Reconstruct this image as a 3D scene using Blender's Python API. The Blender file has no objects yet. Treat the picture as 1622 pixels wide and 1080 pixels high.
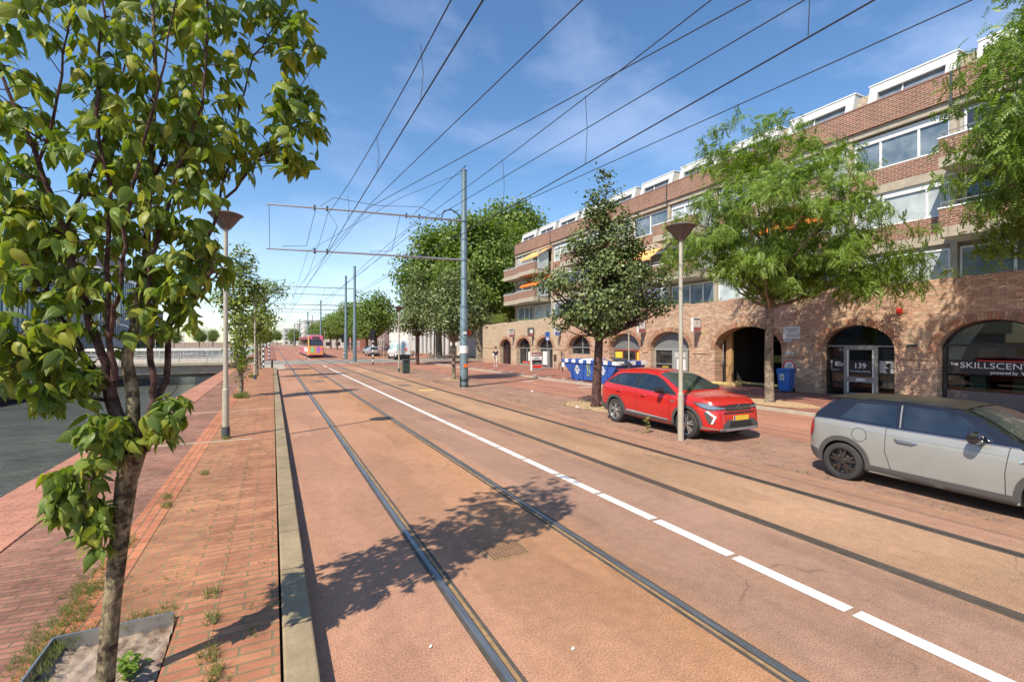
import bpy, bmesh, math, random
import numpy as np
from mathutils import Vector, Matrix
from mathutils.geometry import tessellate_polygon, delaunay_2d_cdt
from mathutils.bvhtree import BVHTree
R = math.radians
random.seed(7)
SC = bpy.context.scene
COL = SC.collection
# ------------------------------------------------------------------ camera
EYE = 2.32; YAW = math.atan(379/750.)
cam_d = bpy.data.cameras.new('camera'); cam = bpy.data.objects.new('camera', cam_d); COL.objects.link(cam)
cam.location = (0, 0, EYE); cam.rotation_euler = (R(90), 0, -YAW)
cam_d.sensor_width = 36; cam_d.lens = 36*750/1622.; cam_d.shift_y = 0.001
cam_d.clip_start = 0.05; cam_d.clip_end = 6000
SC.camera = cam
# ------------------------------------------------------------------ light
LX, LY = .75, .40                                   # ground shadow of a 1 m post
sun_dir = Vector((-LX, -LY, 1)).normalized()
elev = math.asin(sun_dir.z); azim = math.atan2(sun_dir.x, sun_dir.y)
sl = bpy.data.lights.new('sun', 'SUN'); sl.energy = 5.0; sl.angle = R(.53); sl.color = (1, .90, .74)
so = bpy.data.objects.new('sun', sl); COL.objects.link(so)
so.rotation_euler = (-sun_dir).to_track_quat('-Z', 'Y').to_euler(); so.location = (-40, -20, 60)
W = bpy.data.worlds.new('World'); SC.world = W; W.use_nodes = True
nt = W.node_tree; nt.nodes.clear()
def wn(t): return nt.nodes.new(t)
sky = wn('ShaderNodeTexSky'); sky.sky_type = 'NISHITA'; sky.sun_disc = False
sky.sun_elevation = elev; sky.sun_rotation = azim; sky.air_density = 1.0; sky.dust_density = .35; sky.ozone_density = 2.2
tc = wn('ShaderNodeTexCoord'); mp = wn('ShaderNodeMapping'); mp.inputs['Scale'].default_value = (1.1, 2.3, 3.2); mp.inputs['Rotation'].default_value = (0, 0, R(25))
n1 = wn('ShaderNodeTexNoise'); n1.inputs['Scale'].default_value = 1.25; n1.inputs['Detail'].default_value = 9; n1.inputs['Roughness'].default_value = .56; n1.inputs['Distortion'].default_value = .35
rp = wn('ShaderNodeValToRGB'); rp.color_ramp.elements[0].position = .50; rp.color_ramp.elements[1].position = .86
mul = wn('ShaderNodeMath'); mul.operation = 'MULTIPLY'; mul.inputs[1].default_value = .34
hs = wn('ShaderNodeHueSaturation'); hs.inputs['Saturation'].default_value = 1.16; hs.inputs['Hue'].default_value = .500
mix = wn('ShaderNodeMixRGB'); mix.inputs[2].default_value = (7.5, 8.0, 9.6, 1)
bg = wn('ShaderNodeBackground'); bg.inputs['Strength'].default_value = .145
ow = wn('ShaderNodeOutputWorld'); L = nt.links.new
L(tc.outputs['Generated'], mp.inputs['Vector']); L(mp.outputs[0], n1.inputs['Vector']); L(n1.outputs['Fac'], rp.inputs['Fac'])
L(rp.outputs['Color'], mul.inputs[0]); L(mul.outputs[0], mix.inputs[0]); L(sky.outputs[0], hs.inputs['Color']); L(hs.outputs[0], mix.inputs[1])
L(mix.outputs[0], bg.inputs['Color']); L(bg.outputs[0], ow.inputs['Surface'])
SC.view_settings.view_transform = 'Standard'; SC.view_settings.look = 'None'; SC.view_settings.gamma = 1
SC.view_settings.exposure = 0.42
try: SC.view_settings.use_curve_mapping = False
except Exception: pass
SC.cycles.max_bounces = 6; SC.cycles.transparent_max_bounces = 8; SC.cycles.diffuse_bounces = 3; SC.cycles.glossy_bounces = 3
SC.cycles.caustics_reflective = False; SC.cycles.caustics_refractive = False

# ------------------------------------------------------------------ tagging
def tag(o, label=None, cat=None, group=None, kind=None):
    if label: o['label'] = label
    if cat: o['category'] = cat
    if group: o['group'] = group
    if kind: o['kind'] = kind
    return o
def empty(name, loc=(0, 0, 0), rz=0, label=None, cat=None, group=None):
    o = bpy.data.objects.new(name, None); COL.objects.link(o); o.location = loc; o.rotation_euler = (0, 0, rz)
    o.empty_display_size = .2
    return tag(o, label, cat, group)
def copy_tree(o, parent=None, loc=None, rz=None, label=None, scale=None):
    c = o.copy(); COL.objects.link(c)
    if parent is not None: c.parent = parent
    if loc is not None: c.location = loc
    if rz is not None: c.rotation_euler = (0, 0, rz)
    if scale is not None: c.scale = (scale,)*3 if isinstance(scale, (int, float)) else scale
    if label: c['label'] = label
    for ch in list(o.children): copy_tree(ch, c)
    return c
def link_mesh(name, me, parent=None):
    o = bpy.data.objects.new(name, me); COL.objects.link(o)
    if parent is not None: o.parent = parent
    return o

# ------------------------------------------------------------------ mesh collector
class MB:
    def __init__(s): s.v = []; s.f = []; s.m = []
    def add(s, vs, fs, m=0):
        b = len(s.v); s.v += [tuple(p) for p in vs]; s.f += [tuple(b+i for i in f) for f in fs]; s.m += [m]*len(fs)
        return s
    def box(s, x0, x1, y0, y1, z0, z1, m=0, rot=0, about=None):
        vs = [(x0,y0,z0),(x1,y0,z0),(x1,y1,z0),(x0,y1,z0),(x0,y0,z1),(x1,y0,z1),(x1,y1,z1),(x0,y1,z1)]
        if rot:
            cx, cy = about if about else ((x0+x1)/2, (y0+y1)/2); c, n = math.cos(rot), math.sin(rot)
            vs = [(cx+(x-cx)*c-(y-cy)*n, cy+(x-cx)*n+(y-cy)*c, z) for x, y, z in vs]
        return s.add(vs, [(0,3,2,1),(4,5,6,7),(0,1,5,4),(1,2,6,5),(2,3,7,6),(3,0,4,7)], m)
    def quad(s, a, b, c, d, m=0): return s.add([a, b, c, d], [(0,1,2,3)], m)
    def tube(s, pts, rad, n=8, m=0, cap=True):
        pts = [Vector(p) for p in pts]
        if isinstance(rad, (int, float)): rad = [rad]*len(pts)
        vs = []; up = Vector((0, 0, 1)); prev = None
        for i, p in enumerate(pts):
            t = (pts[min(i+1, len(pts)-1)]-pts[max(i-1, 0)])
            if t.length < 1e-9: t = Vector((0, 0, 1))
            t.normalize()
            if prev is None:
                a = t.cross(up)
                if a.length < .05: a = t.cross(Vector((1, 0, 0)))
            else: a = prev-t*prev.dot(t)
            a.normalize(); prev = a; b = t.cross(a)
            for k in range(n):
                an = 2*math.pi*k/n; vs.append(p+(a*math.cos(an)+b*math.sin(an))*rad[i])
        fs = []
        for i in range(len(pts)-1):
            for k in range(n):
                k2 = (k+1) % n; fs.append((i*n+k, i*n+k2, (i+1)*n+k2, (i+1)*n+k))
        if cap: fs += [tuple(range(n-1, -1, -1)), tuple(range((len(pts)-1)*n, len(pts)*n))]
        return s.add(vs, fs, m)
    def cyl(s, x, y, z0, z1, r0, r1=None, n=16, m=0): return s.tube([(x, y, z0), (x, y, z1)], [r0, r0 if r1 is None else r1], n, m)
    def lathe(s, prof, c=(0, 0, 0), axis='z', n=24, m=0, close=False):
        vs = []; k = len(prof)
        for i in range(n):
            a = 2*math.pi*i/n; ca, sa = math.cos(a), math.sin(a)
            for r, h in prof:
                if axis == 'z': vs.append((c[0]+r*ca, c[1]+r*sa, c[2]+h))
                else: vs.append((c[0]+h, c[1]+r*ca, c[2]+r*sa))
        fs = []
        for i in range(n):
            j = (i+1) % n
            for q in range(k if close else k-1):
                q2 = (q+1) % k; fs.append((i*k+q, j*k+q, j*k+q2, i*k+q2))
        return s.add(vs, fs, m)
    def prism(s, loops, f3, dvec, m=0, front=True, back=False, ms=None):
        """flat polygon with holes; f3 maps (a,b) to 3D; walls run along dvec"""
        if ms is None: ms = m
        allp = [p for lp in loops for p in lp]
        tri = tessellate_polygon([[Vector((p[0], p[1], 0)) for p in lp] for lp in loops])
        P = [Vector(f3(*p)) for p in allp]; D = Vector(dvec)
        if front: s.add(P, tri, m)
        if back: s.add([p+D for p in P], [tuple(reversed(t)) for t in tri], m)
        o = 0
        for lp in loops:
            k = len(lp); q = [P[o+i] for i in range(k)]; vs = q+[p+D for p in q]
            s.add(vs, [(i, (i+1) % k, k+(i+1) % k, k+i) for i in range(k)], ms); o += k
        return s
    def build(s, name, mats, parent=None, smooth=False, bevel=0, ang=None):
        me = bpy.data.meshes.new(name); me.from_pydata(s.v, [], s.f)
        if not isinstance(mats, (list, tuple)): mats = [mats]
        for m in mats: me.materials.append(m)
        me.polygons.foreach_set('material_index', s.m)
        bm = bmesh.new(); bm.from_mesh(me)
        if smooth: bmesh.ops.remove_doubles(bm, verts=bm.verts, dist=1e-5)
        bmesh.ops.recalc_face_normals(bm, faces=bm.faces)
        if smooth:
            a = ang if ang else R(38)
            for f in bm.faces: f.smooth = True
            for e in bm.edges:
                if len(e.link_faces) == 2 and e.calc_face_angle(0) > a: e.smooth = False
        bm.to_mesh(me); bm.free()
        o = link_mesh(name, me, parent)
        if bevel:
            b = o.modifiers.new('bevel', 'BEVEL'); b.width = bevel; b.segments = 2; b.limit_method = 'ANGLE'; b.angle_limit = R(50)
        return o
def struct(name, mb, mat, **k): return tag(mb.build(name, mat, **k), kind='structure')
def sheet(name, x0, x1, y0, y1, z, mat):
    m = MB(); m.quad((x0, y0, z), (x1, y0, z), (x1, y1, z), (x0, y1, z)); return struct(name, m, mat)
def np_mesh(name, V, F, mat, parent=None, uv=None):
    me = bpy.data.meshes.new(name); k = F.shape[1]
    me.vertices.add(len(V)); me.vertices.foreach_set('co', V.astype(np.float32).ravel())
    me.loops.add(F.size); me.loops.foreach_set('vertex_index', F.astype(np.int32).ravel())
    me.polygons.add(len(F)); me.polygons.foreach_set('loop_start', np.arange(0, F.size, k, dtype=np.int32))
    try: me.polygons.foreach_set('loop_total', np.full(len(F), k, dtype=np.int32))
    except Exception: pass
    if uv is not None:
        l = me.uv_layers.new(name='UVMap'); l.data.foreach_set('uv', uv.astype(np.float32).ravel())
    me.materials.append(mat); me.update(calc_edges=True)
    return link_mesh(name, me, parent)

# ------------------------------------------------------------------ materials
class Mat:
    def __init__(s, name, rough=.7, metal=0, spec=.5):
        s.m = bpy.data.materials.new(name); s.m.use_nodes = True; s.t = s.m.node_tree; s.n = s.t.nodes
        s.b = s.n['Principled BSDF']; s.b.inputs['Roughness'].default_value = rough; s.b.inputs['Metallic'].default_value = metal
        s.b.inputs['Specular IOR Level'].default_value = spec; s._oc = None
    def node(s, t, **k):
        n = s.n.new(t)
        for a, v in k.items(): setattr(n, a, v)
        return n
    def link(s, a, b): s.t.links.new(a, b)
    def oc(s, swz=None, scale=(1, 1, 1), rot=(0, 0, 0)):
        t = s.node('ShaderNodeTexCoord'); out = t.outputs['Object']
        if swz:
            a = s.node('ShaderNodeSeparateXYZ'); b = s.node('ShaderNodeCombineXYZ'); s.link(out, a.inputs[0])
            for i, ch in enumerate(swz): s.link(a.outputs['XYZ'.index(ch)], b.inputs[i])
            out = b.outputs[0]
        m = s.node('ShaderNodeMapping'); m.inputs['Scale'].default_value = scale; m.inputs['Rotation'].default_value = rot
        s.link(out, m.inputs[0]); return m.outputs[0]
    def noise(s, vec, scale, detail=4, rough=.6, dist=0):
        n = s.node('ShaderNodeTexNoise'); n.inputs['Scale'].default_value = scale; n.inputs['Detail'].default_value = detail
        n.inputs['Roughness'].default_value = rough; n.inputs['Distortion'].default_value = dist; s.link(vec, n.inputs['Vector']); return n.outputs['Fac']
    def ramp(s, fac, stops, interp='LINEAR'):
        r = s.node('ShaderNodeValToRGB'); cr = r.color_ramp; cr.interpolation = interp
        while len(cr.elements) < len(stops): cr.elements.new(.5)
        for e, (p, c) in zip(cr.elements, stops):
            e.position = p; e.color = (c, c, c, 1) if isinstance(c, (int, float)) else (*c, 1)
        s.link(fac, r.inputs[0]); return r.outputs[0]
    def mix(s, f, a, b, mode='MIX'):
        m = s.node('ShaderNodeMixRGB', blend_type=mode)
        for i, x in enumerate((f, a, b)):
            if isinstance(x, (int, float)): m.inputs[i].default_value = x if i == 0 else (x, x, x, 1)
            elif isinstance(x, tuple): m.inputs[i].default_value = (*x, 1)
            else: s.link(x, m.inputs[i])
        return m.outputs[0]
    def math(s, op, a, b=0):
        m = s.node('ShaderNodeMath', operation=op)
        for i, x in enumerate((a, b)):
            if isinstance(x, (int, float)): m.inputs[i].default_value = x
            else: s.link(x, m.inputs[i])
        return m.outputs[0]
    def color(s, c):
        if isinstance(c, tuple): s.b.inputs['Base Color'].default_value = (*c, 1)
        else: s.link(c, s.b.inputs['Base Color'])
        return s
    def bump(s, h, strength=.4, dist=.01):
        b = s.node('ShaderNodeBump'); b.inputs['Strength'].default_value = strength; b.inputs['Distance'].default_value = dist
        s.link(h, b.inputs['Height']); s.link(b.outputs[0], s.b.inputs['Normal']); return s
    def brick(s, vec, c1, c2, mortar, bw, bh, ms, offset=.5, bias=0, freq=2):
        t = s.node('ShaderNodeTexBrick'); t.inputs['Scale'].default_value = 1; t.inputs['Brick Width'].default_value = bw
        t.inputs['Row Height'].default_value = bh; t.inputs['Mortar Size'].default_value = ms; t.inputs['Mortar Smooth'].default_value = .2
        t.inputs['Bias'].default_value = bias; t.offset = offset; t.offset_frequency = freq
        for i, c in ((1, c1), (2, c2), (3, mortar)): t.inputs[i].default_value = (*c, 1)
        s.link(vec, t.inputs['Vector']); return t
def plain(name, c, rough=.6, metal=0, spec=.5, var=.12, scale=6, bump=0):
    """painted or cast surface: base colour with faint mottling and dirt"""
    m = Mat(name, rough, metal, spec); v = m.oc(); n = m.noise(v, scale, 6, .65)
    lo = tuple(x*(1-var) for x in c); hi = tuple(min(1, x*(1+var)) for x in c)
    m.color(m.ramp(n, [(.3, lo), (.7, hi)]))
    if bump: m.bump(m.noise(v, scale*8, 3), bump, .01)
    return m.m
def flat(name, c, rough=.5, metal=0, spec=.5, coat=0):
    m = Mat(name, rough, metal, spec); m.color(c)
    if coat: m.b.inputs['Coat Weight'].default_value = coat; m.b.inputs['Coat Roughness'].default_value = .03
    return m.m
def glass(name, c=(.02, .024, .028), rough=.04, var=None):
    m = Mat(name, rough, 0, .8); m.b.inputs['IOR'].default_value = 1.52
    v = m.oc(); n = m.noise(v, 1.3, 3)
    m.color(m.ramp(n, [(.35, c), (.7, var or tuple(x*1.8 for x in c))])); m.bump(m.noise(v, 1.1, 1), .04, .02)
    return m.m
M = {}
M['pole_cream'] = plain('weathered beige paint', (.46, .42, .33), .45, .2, var=.12, scale=3)
M['mast'] = plain('blue grey mast paint', (.17, .235, .26), .4, .3, var=.14, scale=2.5)
M['steel'] = flat('galvanised steel', (.42, .43, .44), .35, .8)
M['dark'] = flat('black plastic', (.018, .018, .02), .5)
M['darkgrey'] = plain('dark grey paint', (.06, .065, .07), .45)
M['grey'] = plain('mid grey paint', (.23, .24, .24), .5)
M['white'] = plain('white paint', (.75, .76, .75), .45, var=.06)
M['whitelt'] = plain('white enamel', (.72, .73, .72), .35, var=.04)
M['wire'] = flat('tarred wire', (.02, .02, .022), .6)
M['conc'] = plain('weathered concrete', (.40, .35, .275), .9, var=.2, scale=2, bump=.3)
M['conc_d'] = plain('grey concrete', (.30, .29, .27), .9, var=.2, scale=1.5, bump=.3)
M['rubber'] = plain('tyre rubber', (.035, .034, .033), .75, var=.2)
M['red'] = flat('signal red', (.6, .03, .025), .4)
M['orange'] = plain('orange canvas', (.85, .19, .03), .8, var=.08)
M['peach'] = plain('faded orange canvas', (.82, .42, .15), .8, var=.08)
M['yellow'] = flat('yellow board', (.75, .55, .05), .6)
M['wood'] = plain('weathered board', (.42, .27, .14), .8, var=.25)
M['glass'] = glass('dark window glass')
M['glassb'] = glass('sky tinted window glass', (.10, .14, .18), .06, (.22, .27, .31))
M['curtain'] = plain('net curtain glass', (.42, .47, .48), .25, var=.25, scale=1.2)
M['shopglass'] = glass('shop window glass', (.012, .012, .013), .03, (.05, .045, .042))

def asphalt(name, base, stain, grain=.26, bands=None):
    m = Mat(name, .9, 0, .25); v = m.oc()
    g = m.noise(v, 75, 3, .85); g2 = m.noise(v, 7, 6, .75); big = m.noise(v, .35, 5, .6); st = m.oc(scale=(1.6, .12, 1)); streak = m.noise(st, 1.2, 5, .65)
    if bands:
        sx = m.node('ShaderNodeSeparateXYZ'); m.link(m.oc(), sx.inputs[0])
        wob = m.math('ADD', sx.outputs[0], m.math('MULTIPLY', m.math('SUBTRACT', m.noise(m.oc(scale=(1, .3, 1)), .9, 4), .5), .5))
        f = m.math('DIVIDE', wob, 10.); c = m.ramp(f, [(p/10., col) for p, col in bands])
    else: c = m.mix(m.ramp(streak, [(.42, 0), (.68, 1)]), base, stain)
    if bands: c = m.mix(m.ramp(streak, [(.5, 0), (.75, .35)]), c, stain)
    c = m.mix(1., c, m.ramp(big, [(.3, .82), (.7, 1.12)]), 'MULTIPLY')
    c = m.mix(1., c, m.ramp(g, [(.36, 1-grain*1.7), (.5, 1.), (.64, 1+grain*1.5)]), 'MULTIPLY'); c = m.mix(1., c, m.ramp(g2, [(.35, .88), (.65, 1.1)]), 'MULTIPLY')
    ck = m.node('ShaderNodeTexVoronoi', feature='DISTANCE_TO_EDGE'); ck.inputs['Scale'].default_value = .22; dv = m.node('ShaderNodeVectorMath', operation='ADD'); m.link(m.oc(), dv.inputs[0]); nn = m.node('ShaderNodeTexNoise'); nn.inputs['Scale'].default_value = 1.1; nn.inputs['Detail'].default_value = 6; m.link(m.oc(), nn.inputs['Vector']); m.link(nn.outputs['Color'], dv.inputs[1]); m.link(dv.outputs[0], ck.inputs['Vector'])
    oil = m.noise(m.oc(scale=(1.3, .35, 1)), 1.7, 7, .78, .3); c = m.mix(m.ramp(oil, [(.56, 0), (.70, .42)]), c, (.16, .10, .075)); pt = m.noise(m.oc(scale=(.9, .25, 1)), .8, 2); c = m.mix(1., c, m.ramp(pt, [(.47, .93), (.50, 1.05)]), 'MULTIPLY')
    crk = m.math('MULTIPLY', m.ramp(ck.outputs['Distance'], [(.0, 1.), (.0022, 0.)]), m.ramp(m.noise(m.oc(), .5, 3), [(.5, 0.), (.56, 1.)])); c = m.mix(m.math('MULTIPLY', crk, .55), c, (.12, .08, .06))
    vo = m.node('ShaderNodeTexVoronoi'); vo.inputs['Scale'].default_value = 5.5; m.link(m.oc(), vo.inputs['Vector'])
    spots = m.ramp(vo.outputs['Distance'], [(.035, .45), (.06, 1)]); c = m.mix(.7, c, spots, 'MULTIPLY')
    m.color(c); m.bump(g, .35, .006); return m.m
cr, cs_, cg = (.385, .150, .095), (.45, .20, .085), (.29, .155, .115)
M['tramroad'] = asphalt('red asphalt tram road', cr, (.38, .185, .09), bands=[
    (.3, (.385, .21, .137)), (1.2, (.39, .212, .137)), (1.7, (.388, .212, .13)), (2.4, (.39, .21, .122)), (3.1, (.40, .212, .112)), (3.5, (.325, .192, .134)),
    (5.3, (.31, .187, .132)), (5.75, (.365, .222, .135)), (6.5, (.385, .238, .142)), (7.2, (.365, .225, .138)), (7.6, (.34, .192, .128)), (8.3, (.36, .205, .13))])
M['redasphalt'] = asphalt('red cycle street asphalt', (.36, .172, .118), (.38, .195, .13))
M['greyasphalt'] = asphalt('pale grey asphalt', (.26, .235, .21), (.30, .25, .2))
def paving(name, c1, c2, mort, bw, bh, ms, swz='XYZ', rot=0, weeds=0., dirt=.25):
    m = Mat(name, .85, 0, .3); v = m.oc(swz, rot=(0, 0, rot)); t = m.brick(v, c1, c2, mort, bw, bh, ms)
    big = m.noise(m.oc(), .9, 6, .65); fine = m.noise(m.oc(), 60, 3)
    c = m.mix(1., t.outputs['Color'], m.ramp(big, [(.3, 1-dirt), (.7, 1.12)]), 'MULTIPLY')
    c = m.mix(1., c, m.ramp(fine, [(.3, .86), (.7, 1.12)]), 'MULTIPLY')
    st = m.noise(m.oc(), 3.3, 7, .72); c = m.mix(1., c, m.ramp(st, [(.32, .66), (.5, 1.), (.68, 1.14)]), 'MULTIPLY')
    if weeds: c = m.mix(m.ramp(m.noise(m.oc(), 2.1, 7, .7), [(.60, 0), (.72, weeds)]), c, (.26, .23, .10))
    m.color(c); m.bump(m.math('SUBTRACT', m.math('MULTIPLY', fine, .25), t.outputs['Fac']), .5, .006); return m.m
M['pave_a'] = paving('orange clay pavers', (.44, .20, .105), (.33, .135, .075), (.20, .155, .085), .42, .105, .010, weeds=.25)
M['pave_b'] = paving('weedy clay pavers', (.46, .20, .10), (.33, .14, .08), (.24, .19, .10), .21, .07, .008, weeds=.6)
M['pave_c'] = paving('clay pavers laid in rows', (.50, .20, .10), (.43, .15, .08), (.2, .14, .08), .22, .10, .008, swz='YXZ', weeds=.2)
M['quay'] = paving('red quay pavers', (.38, .18, .125), (.26, .115, .08), (.17, .12, .08), .24, .075, .009, rot=R(6), weeds=.55, dirt=.35)
M['coping'] = paving('pale quay edge bricks', (.52, .23, .15), (.45, .20, .13), (.30, .16, .11), .24, .06, .008)
M['bay'] = paving('brown parking bay bricks', (.37, .215, .15), (.33, .195, .14), (.26, .17, .12), .21, .1, .006, swz='YXZ', weeds=.5, dirt=.3)
M['sidewalk'] = paving('red pavement bricks', (.36, .15, .105), (.30, .13, .095), (.24, .13, .095), .21, .1, .006, swz='YXZ', dirt=.3)
M['kerb'] = None
m = Mat('sandy kerb stone', .9, 0, .2); v = m.oc('YXZ'); t = m.brick(v, (.30, .235, .145), (.25, .195, .125), (.09, .07, .045), 1.0, 3., .008, offset=0)
c = m.mix(1., t.outputs['Color'], m.ramp(m.noise(m.oc(), 3, 7, .7), [(.3, .75), (.7, 1.2)]), 'MULTIPLY'); c = m.mix(1., c, m.ramp(m.noise(m.oc(), 120, 2), [(.3, .85), (.7, 1.15)]), 'MULTIPLY')
m.color(c).bump(m.noise(m.oc(), 90, 3), .3, .005); M['kerb'] = m.m
def oldbrick(name, c1, c2, mort, swz='YZX', warm=(.46, .33, .22), bw=.23, bh=.066, dark=(.09, .075, .065)):
    m = Mat(name, .92, 0, .2); base = m.oc(swz)
    dn = m.node('ShaderNodeTexNoise'); dn.inputs['Scale'].default_value = 1.6; dn.inputs['Detail'].default_value = 3; m.link(base, dn.inputs['Vector'])
    va = m.node('ShaderNodeVectorMath', operation='SUBTRACT'); va.inputs[1].default_value = (.5, .5, .5); m.link(dn.outputs['Color'], va.inputs[0])
    vs = m.node('ShaderNodeVectorMath', operation='SCALE'); vs.inputs['Scale'].default_value = .045; m.link(va.outputs[0], vs.inputs[0])
    vv = m.node('ShaderNodeVectorMath', operation='ADD'); m.link(base, vv.inputs[0]); m.link(vs.outputs[0], vv.inputs[1])
    t = m.brick(vv.outputs[0], c1, c2, mort, bw, bh, .011)
    # every brick its own tone
    cell = m.node('ShaderNodeTexVoronoi'); cell.inputs['Scale'].default_value = 1.; cell.inputs['Randomness'].default_value = .6
    mp2 = m.node('ShaderNodeMapping'); mp2.inputs['Scale'].default_value = (1/bw*1.1, 1/bh, 0); m.link(vv.outputs[0], mp2.inputs[0]); m.link(mp2.outputs[0], cell.inputs['Vector'])
    gray = m.node('ShaderNodeSeparateColor'); m.link(cell.outputs['Color'], gray.inputs[0])
    c = m.mix(m.ramp(gray.outputs[0], [(.55, 0), (.8, .75)]), t.outputs['Color'], warm)
    c = m.mix(m.ramp(gray.outputs[1], [(.7, 0), (.92, .6)]), c, dark)
    big = m.noise(m.oc(), .33, 6, .62); c = m.mix(m.ramp(big, [(.45, 0), (.68, .38)]), c, warm)
    drk = m.noise(m.oc(scale=(1, .6, 1.3)), .75, 7, .7); c = m.mix(m.ramp(drk, [(.55, 0), (.72, .5)]), c, dark)
    c = m.mix(t.outputs['Fac'], c, mort)
    c = m.mix(1., c, m.ramp(m.noise(m.oc(), 22, 4, .7), [(.25, .7), (.75, 1.3)]), 'MULTIPLY')
    m.color(c); h = m.math('SUBTRACT', m.math('MULTIPLY', m.noise(m.oc(), 14, 5, .7), 1.3), m.math('MULTIPLY', t.outputs['Fac'], .5)); m.bump(h, .75, .02); return m.m
M['oldwall'] = oldbrick('old red brick wall', (.46, .23, .15), (.37, .19, .125), (.50, .40, .30), warm=(.64, .48, .32), dark=(.11, .085, .065))
M['oldwall_y'] = oldbrick('old yellow brick wall', (.50, .39, .26), (.44, .33, .22), (.45, .38, .28), warm=(.60, .48, .33), dark=(.22, .17, .12))
def newbrick(name, c1, c2, mort, swz):
    m = Mat(name, .85, 0, .3); t = m.brick(m.oc(swz), c1, c2, mort, .30, .10, .016)
    c = m.mix(1., t.outputs['Color'], m.ramp(m.noise(m.oc(), .8, 5), [(.3, .85), (.7, 1.1)]), 'MULTIPLY'); m.color(c).bump(m.math('MULTIPLY', t.outputs['Fac'], -1.), .4, .006); return m.m
M['brick_y'] = newbrick('apartment red brick', (.29, .12, .08), (.17, .072, .052), (.40, .32, .25), 'YZX')
M['brick_x'] = newbrick('apartment red brick return', (.29, .12, .08), (.17, .072, .052), (.40, .32, .25), 'XZY')
m = Mat('arch bricks', .9, 0, .2); gi = m.node('ShaderNodeNewGeometry'); c = m.ramp(gi.outputs['Random Per Island'], [(0, (.42, .20, .125)), (.35, (.34, .19, .125)), (.65, (.52, .36, .23)), (1, (.24, .14, .10))])
m.color(m.mix(1., c, m.ramp(m.noise(m.oc(), 9, 4), [(.3, .75), (.7, 1.2)]), 'MULTIPLY')).bump(m.noise(m.oc(), 20, 4), .6, .02); M['vous'] = m.m
m = Mat('canal water', .10, 0, .5); m.b.inputs['IOR'].default_value = 1.33; v = m.oc(scale=(1, 1.8, 1)); m.color(m.ramp(m.noise(m.oc(), .5, 3), [(.3, (.07, .078, .06)), (.7, (.12, .122, .095))])); m.bump(m.math('ADD', m.noise(v, 1.3, 6, .65, .5), m.math('MULTIPLY', m.noise(v, 6, 3), .3)), 1., .22); M['water'] = m.m  # base colour lightened to stand for more sky reflection
m = Mat('dry soil', .95, 0, .1); n = m.noise(m.oc(), 7, 8, .75); m.color(m.ramp(n, [(.35, (.16, .105, .075)), (.5, (.36, .28, .22)), (.7, (.46, .38, .30))])).bump(n, 1., .03); M['soil'] = m.m
m = Mat('ground soil and paving', .95, 0, .1); n = m.noise(m.oc(), .15, 6); m.color(m.ramp(n, [(.3, (.22, .15, .11)), (.7, (.30, .22, .17))])); M['ground'] = m.m
def bark(name, a, b, sc=14):
    m = Mat(name, .9, 0, .2); n = m.noise(m.oc(scale=(1, 1, .35)), sc, 7, .7, .5); p = m.noise(m.oc(), sc*.45, 5, .7)
    m.color(m.mix(m.ramp(p, [(.42, 0), (.6, 1)]), m.ramp(n, [(.3, a), (.7, b)]), tuple(x*.55 for x in a))).bump(n, 1., .02); return m.m
M['bark'] = bark('lichen flecked bark', (.10, .07, .05), (.50, .42, .24), 30)
M['bark_d'] = bark('dark brown bark', (.07, .04, .035), (.18, .10, .08), 26)
M['bark_g'] = bark('grey brown bark', (.19, .15, .11), (.36, .29, .21), 9)
def leaf(name, stops, trans=.35, veins=False, rough=.45):
    m = Mat(name, rough, 0, .4); gi = m.node('ShaderNodeNewGeometry'); n = m.noise(m.oc(), .8, 3)
    f = m.math('ADD', m.math('MULTIPLY', gi.outputs['Random Per Island'], .7), m.math('MULTIPLY', n, .35)); c = m.ramp(f, stops)
    if veins:
        uv = m.node('ShaderNodeTexCoord').outputs['UV']; sp = m.node('ShaderNodeSeparateXYZ'); m.link(uv, sp.inputs[0])
        ax = m.math('ABSOLUTE', m.math('SUBTRACT', sp.outputs[0], .5)); ph = m.math('SUBTRACT', sp.outputs[1], m.math('MULTIPLY', ax, .8))
        w = m.math('SINE', m.math('MULTIPLY', ph, 62.)); vein = m.ramp(w, [(.0, 1.), (.35, 0.)])
        mid = m.ramp(ax, [(.0, 1.), (.03, 0.)]); vv = m.math('MAXIMUM', m.math('MULTIPLY', vein, .55), mid)
        edge = m.ramp(ax, [(.2, 0.), (.5, .45)])
        c = m.mix(edge, c, m.mix(1., c, (1.7, 1.35, .6), 'MULTIPLY')); c = m.mix(m.math('MULTIPLY', vv, .5), c, (.30, .33, .08)); m.bump(m.math('MULTIPLY', vv, -1.), .5, .004)
    m.color(c); tr = m.node('ShaderNodeBsdfTranslucent'); m.link(m.mix(1., c, (1.25, 1.35, .5), 'MULTIPLY'), tr.inputs['Color'])
    mx = m.node('ShaderNodeMixShader'); mx.inputs[0].default_value = trans; out = m.n['Material Output']
    m.link(m.b.outputs[0], mx.inputs[1]); m.link(tr.outputs[0], mx.inputs[2]); m.link(mx.outputs[0], out.inputs['Surface']); return m.m
M['leaf_near'] = leaf('broad drooping leaves', [(.1, (.06, .13, .022)), (.42, (.135, .225, .03)), (.7, (.25, .32, .04)), (.95, (.50, .46, .05))], .42, True, .42)
M['leaf_mid'] = leaf('young street tree leaves', [(.1, (.11, .17, .035)), (.6, (.23, .30, .06)), (.95, (.38, .41, .10))], .3)
M['leaf_linden'] = leaf('silver linden leaves', [(.1, (.05, .085, .024)), (.5, (.11, .155, .045)), (.8, (.21, .255, .09)), (.98, (.36, .39, .19))], .22)
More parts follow.
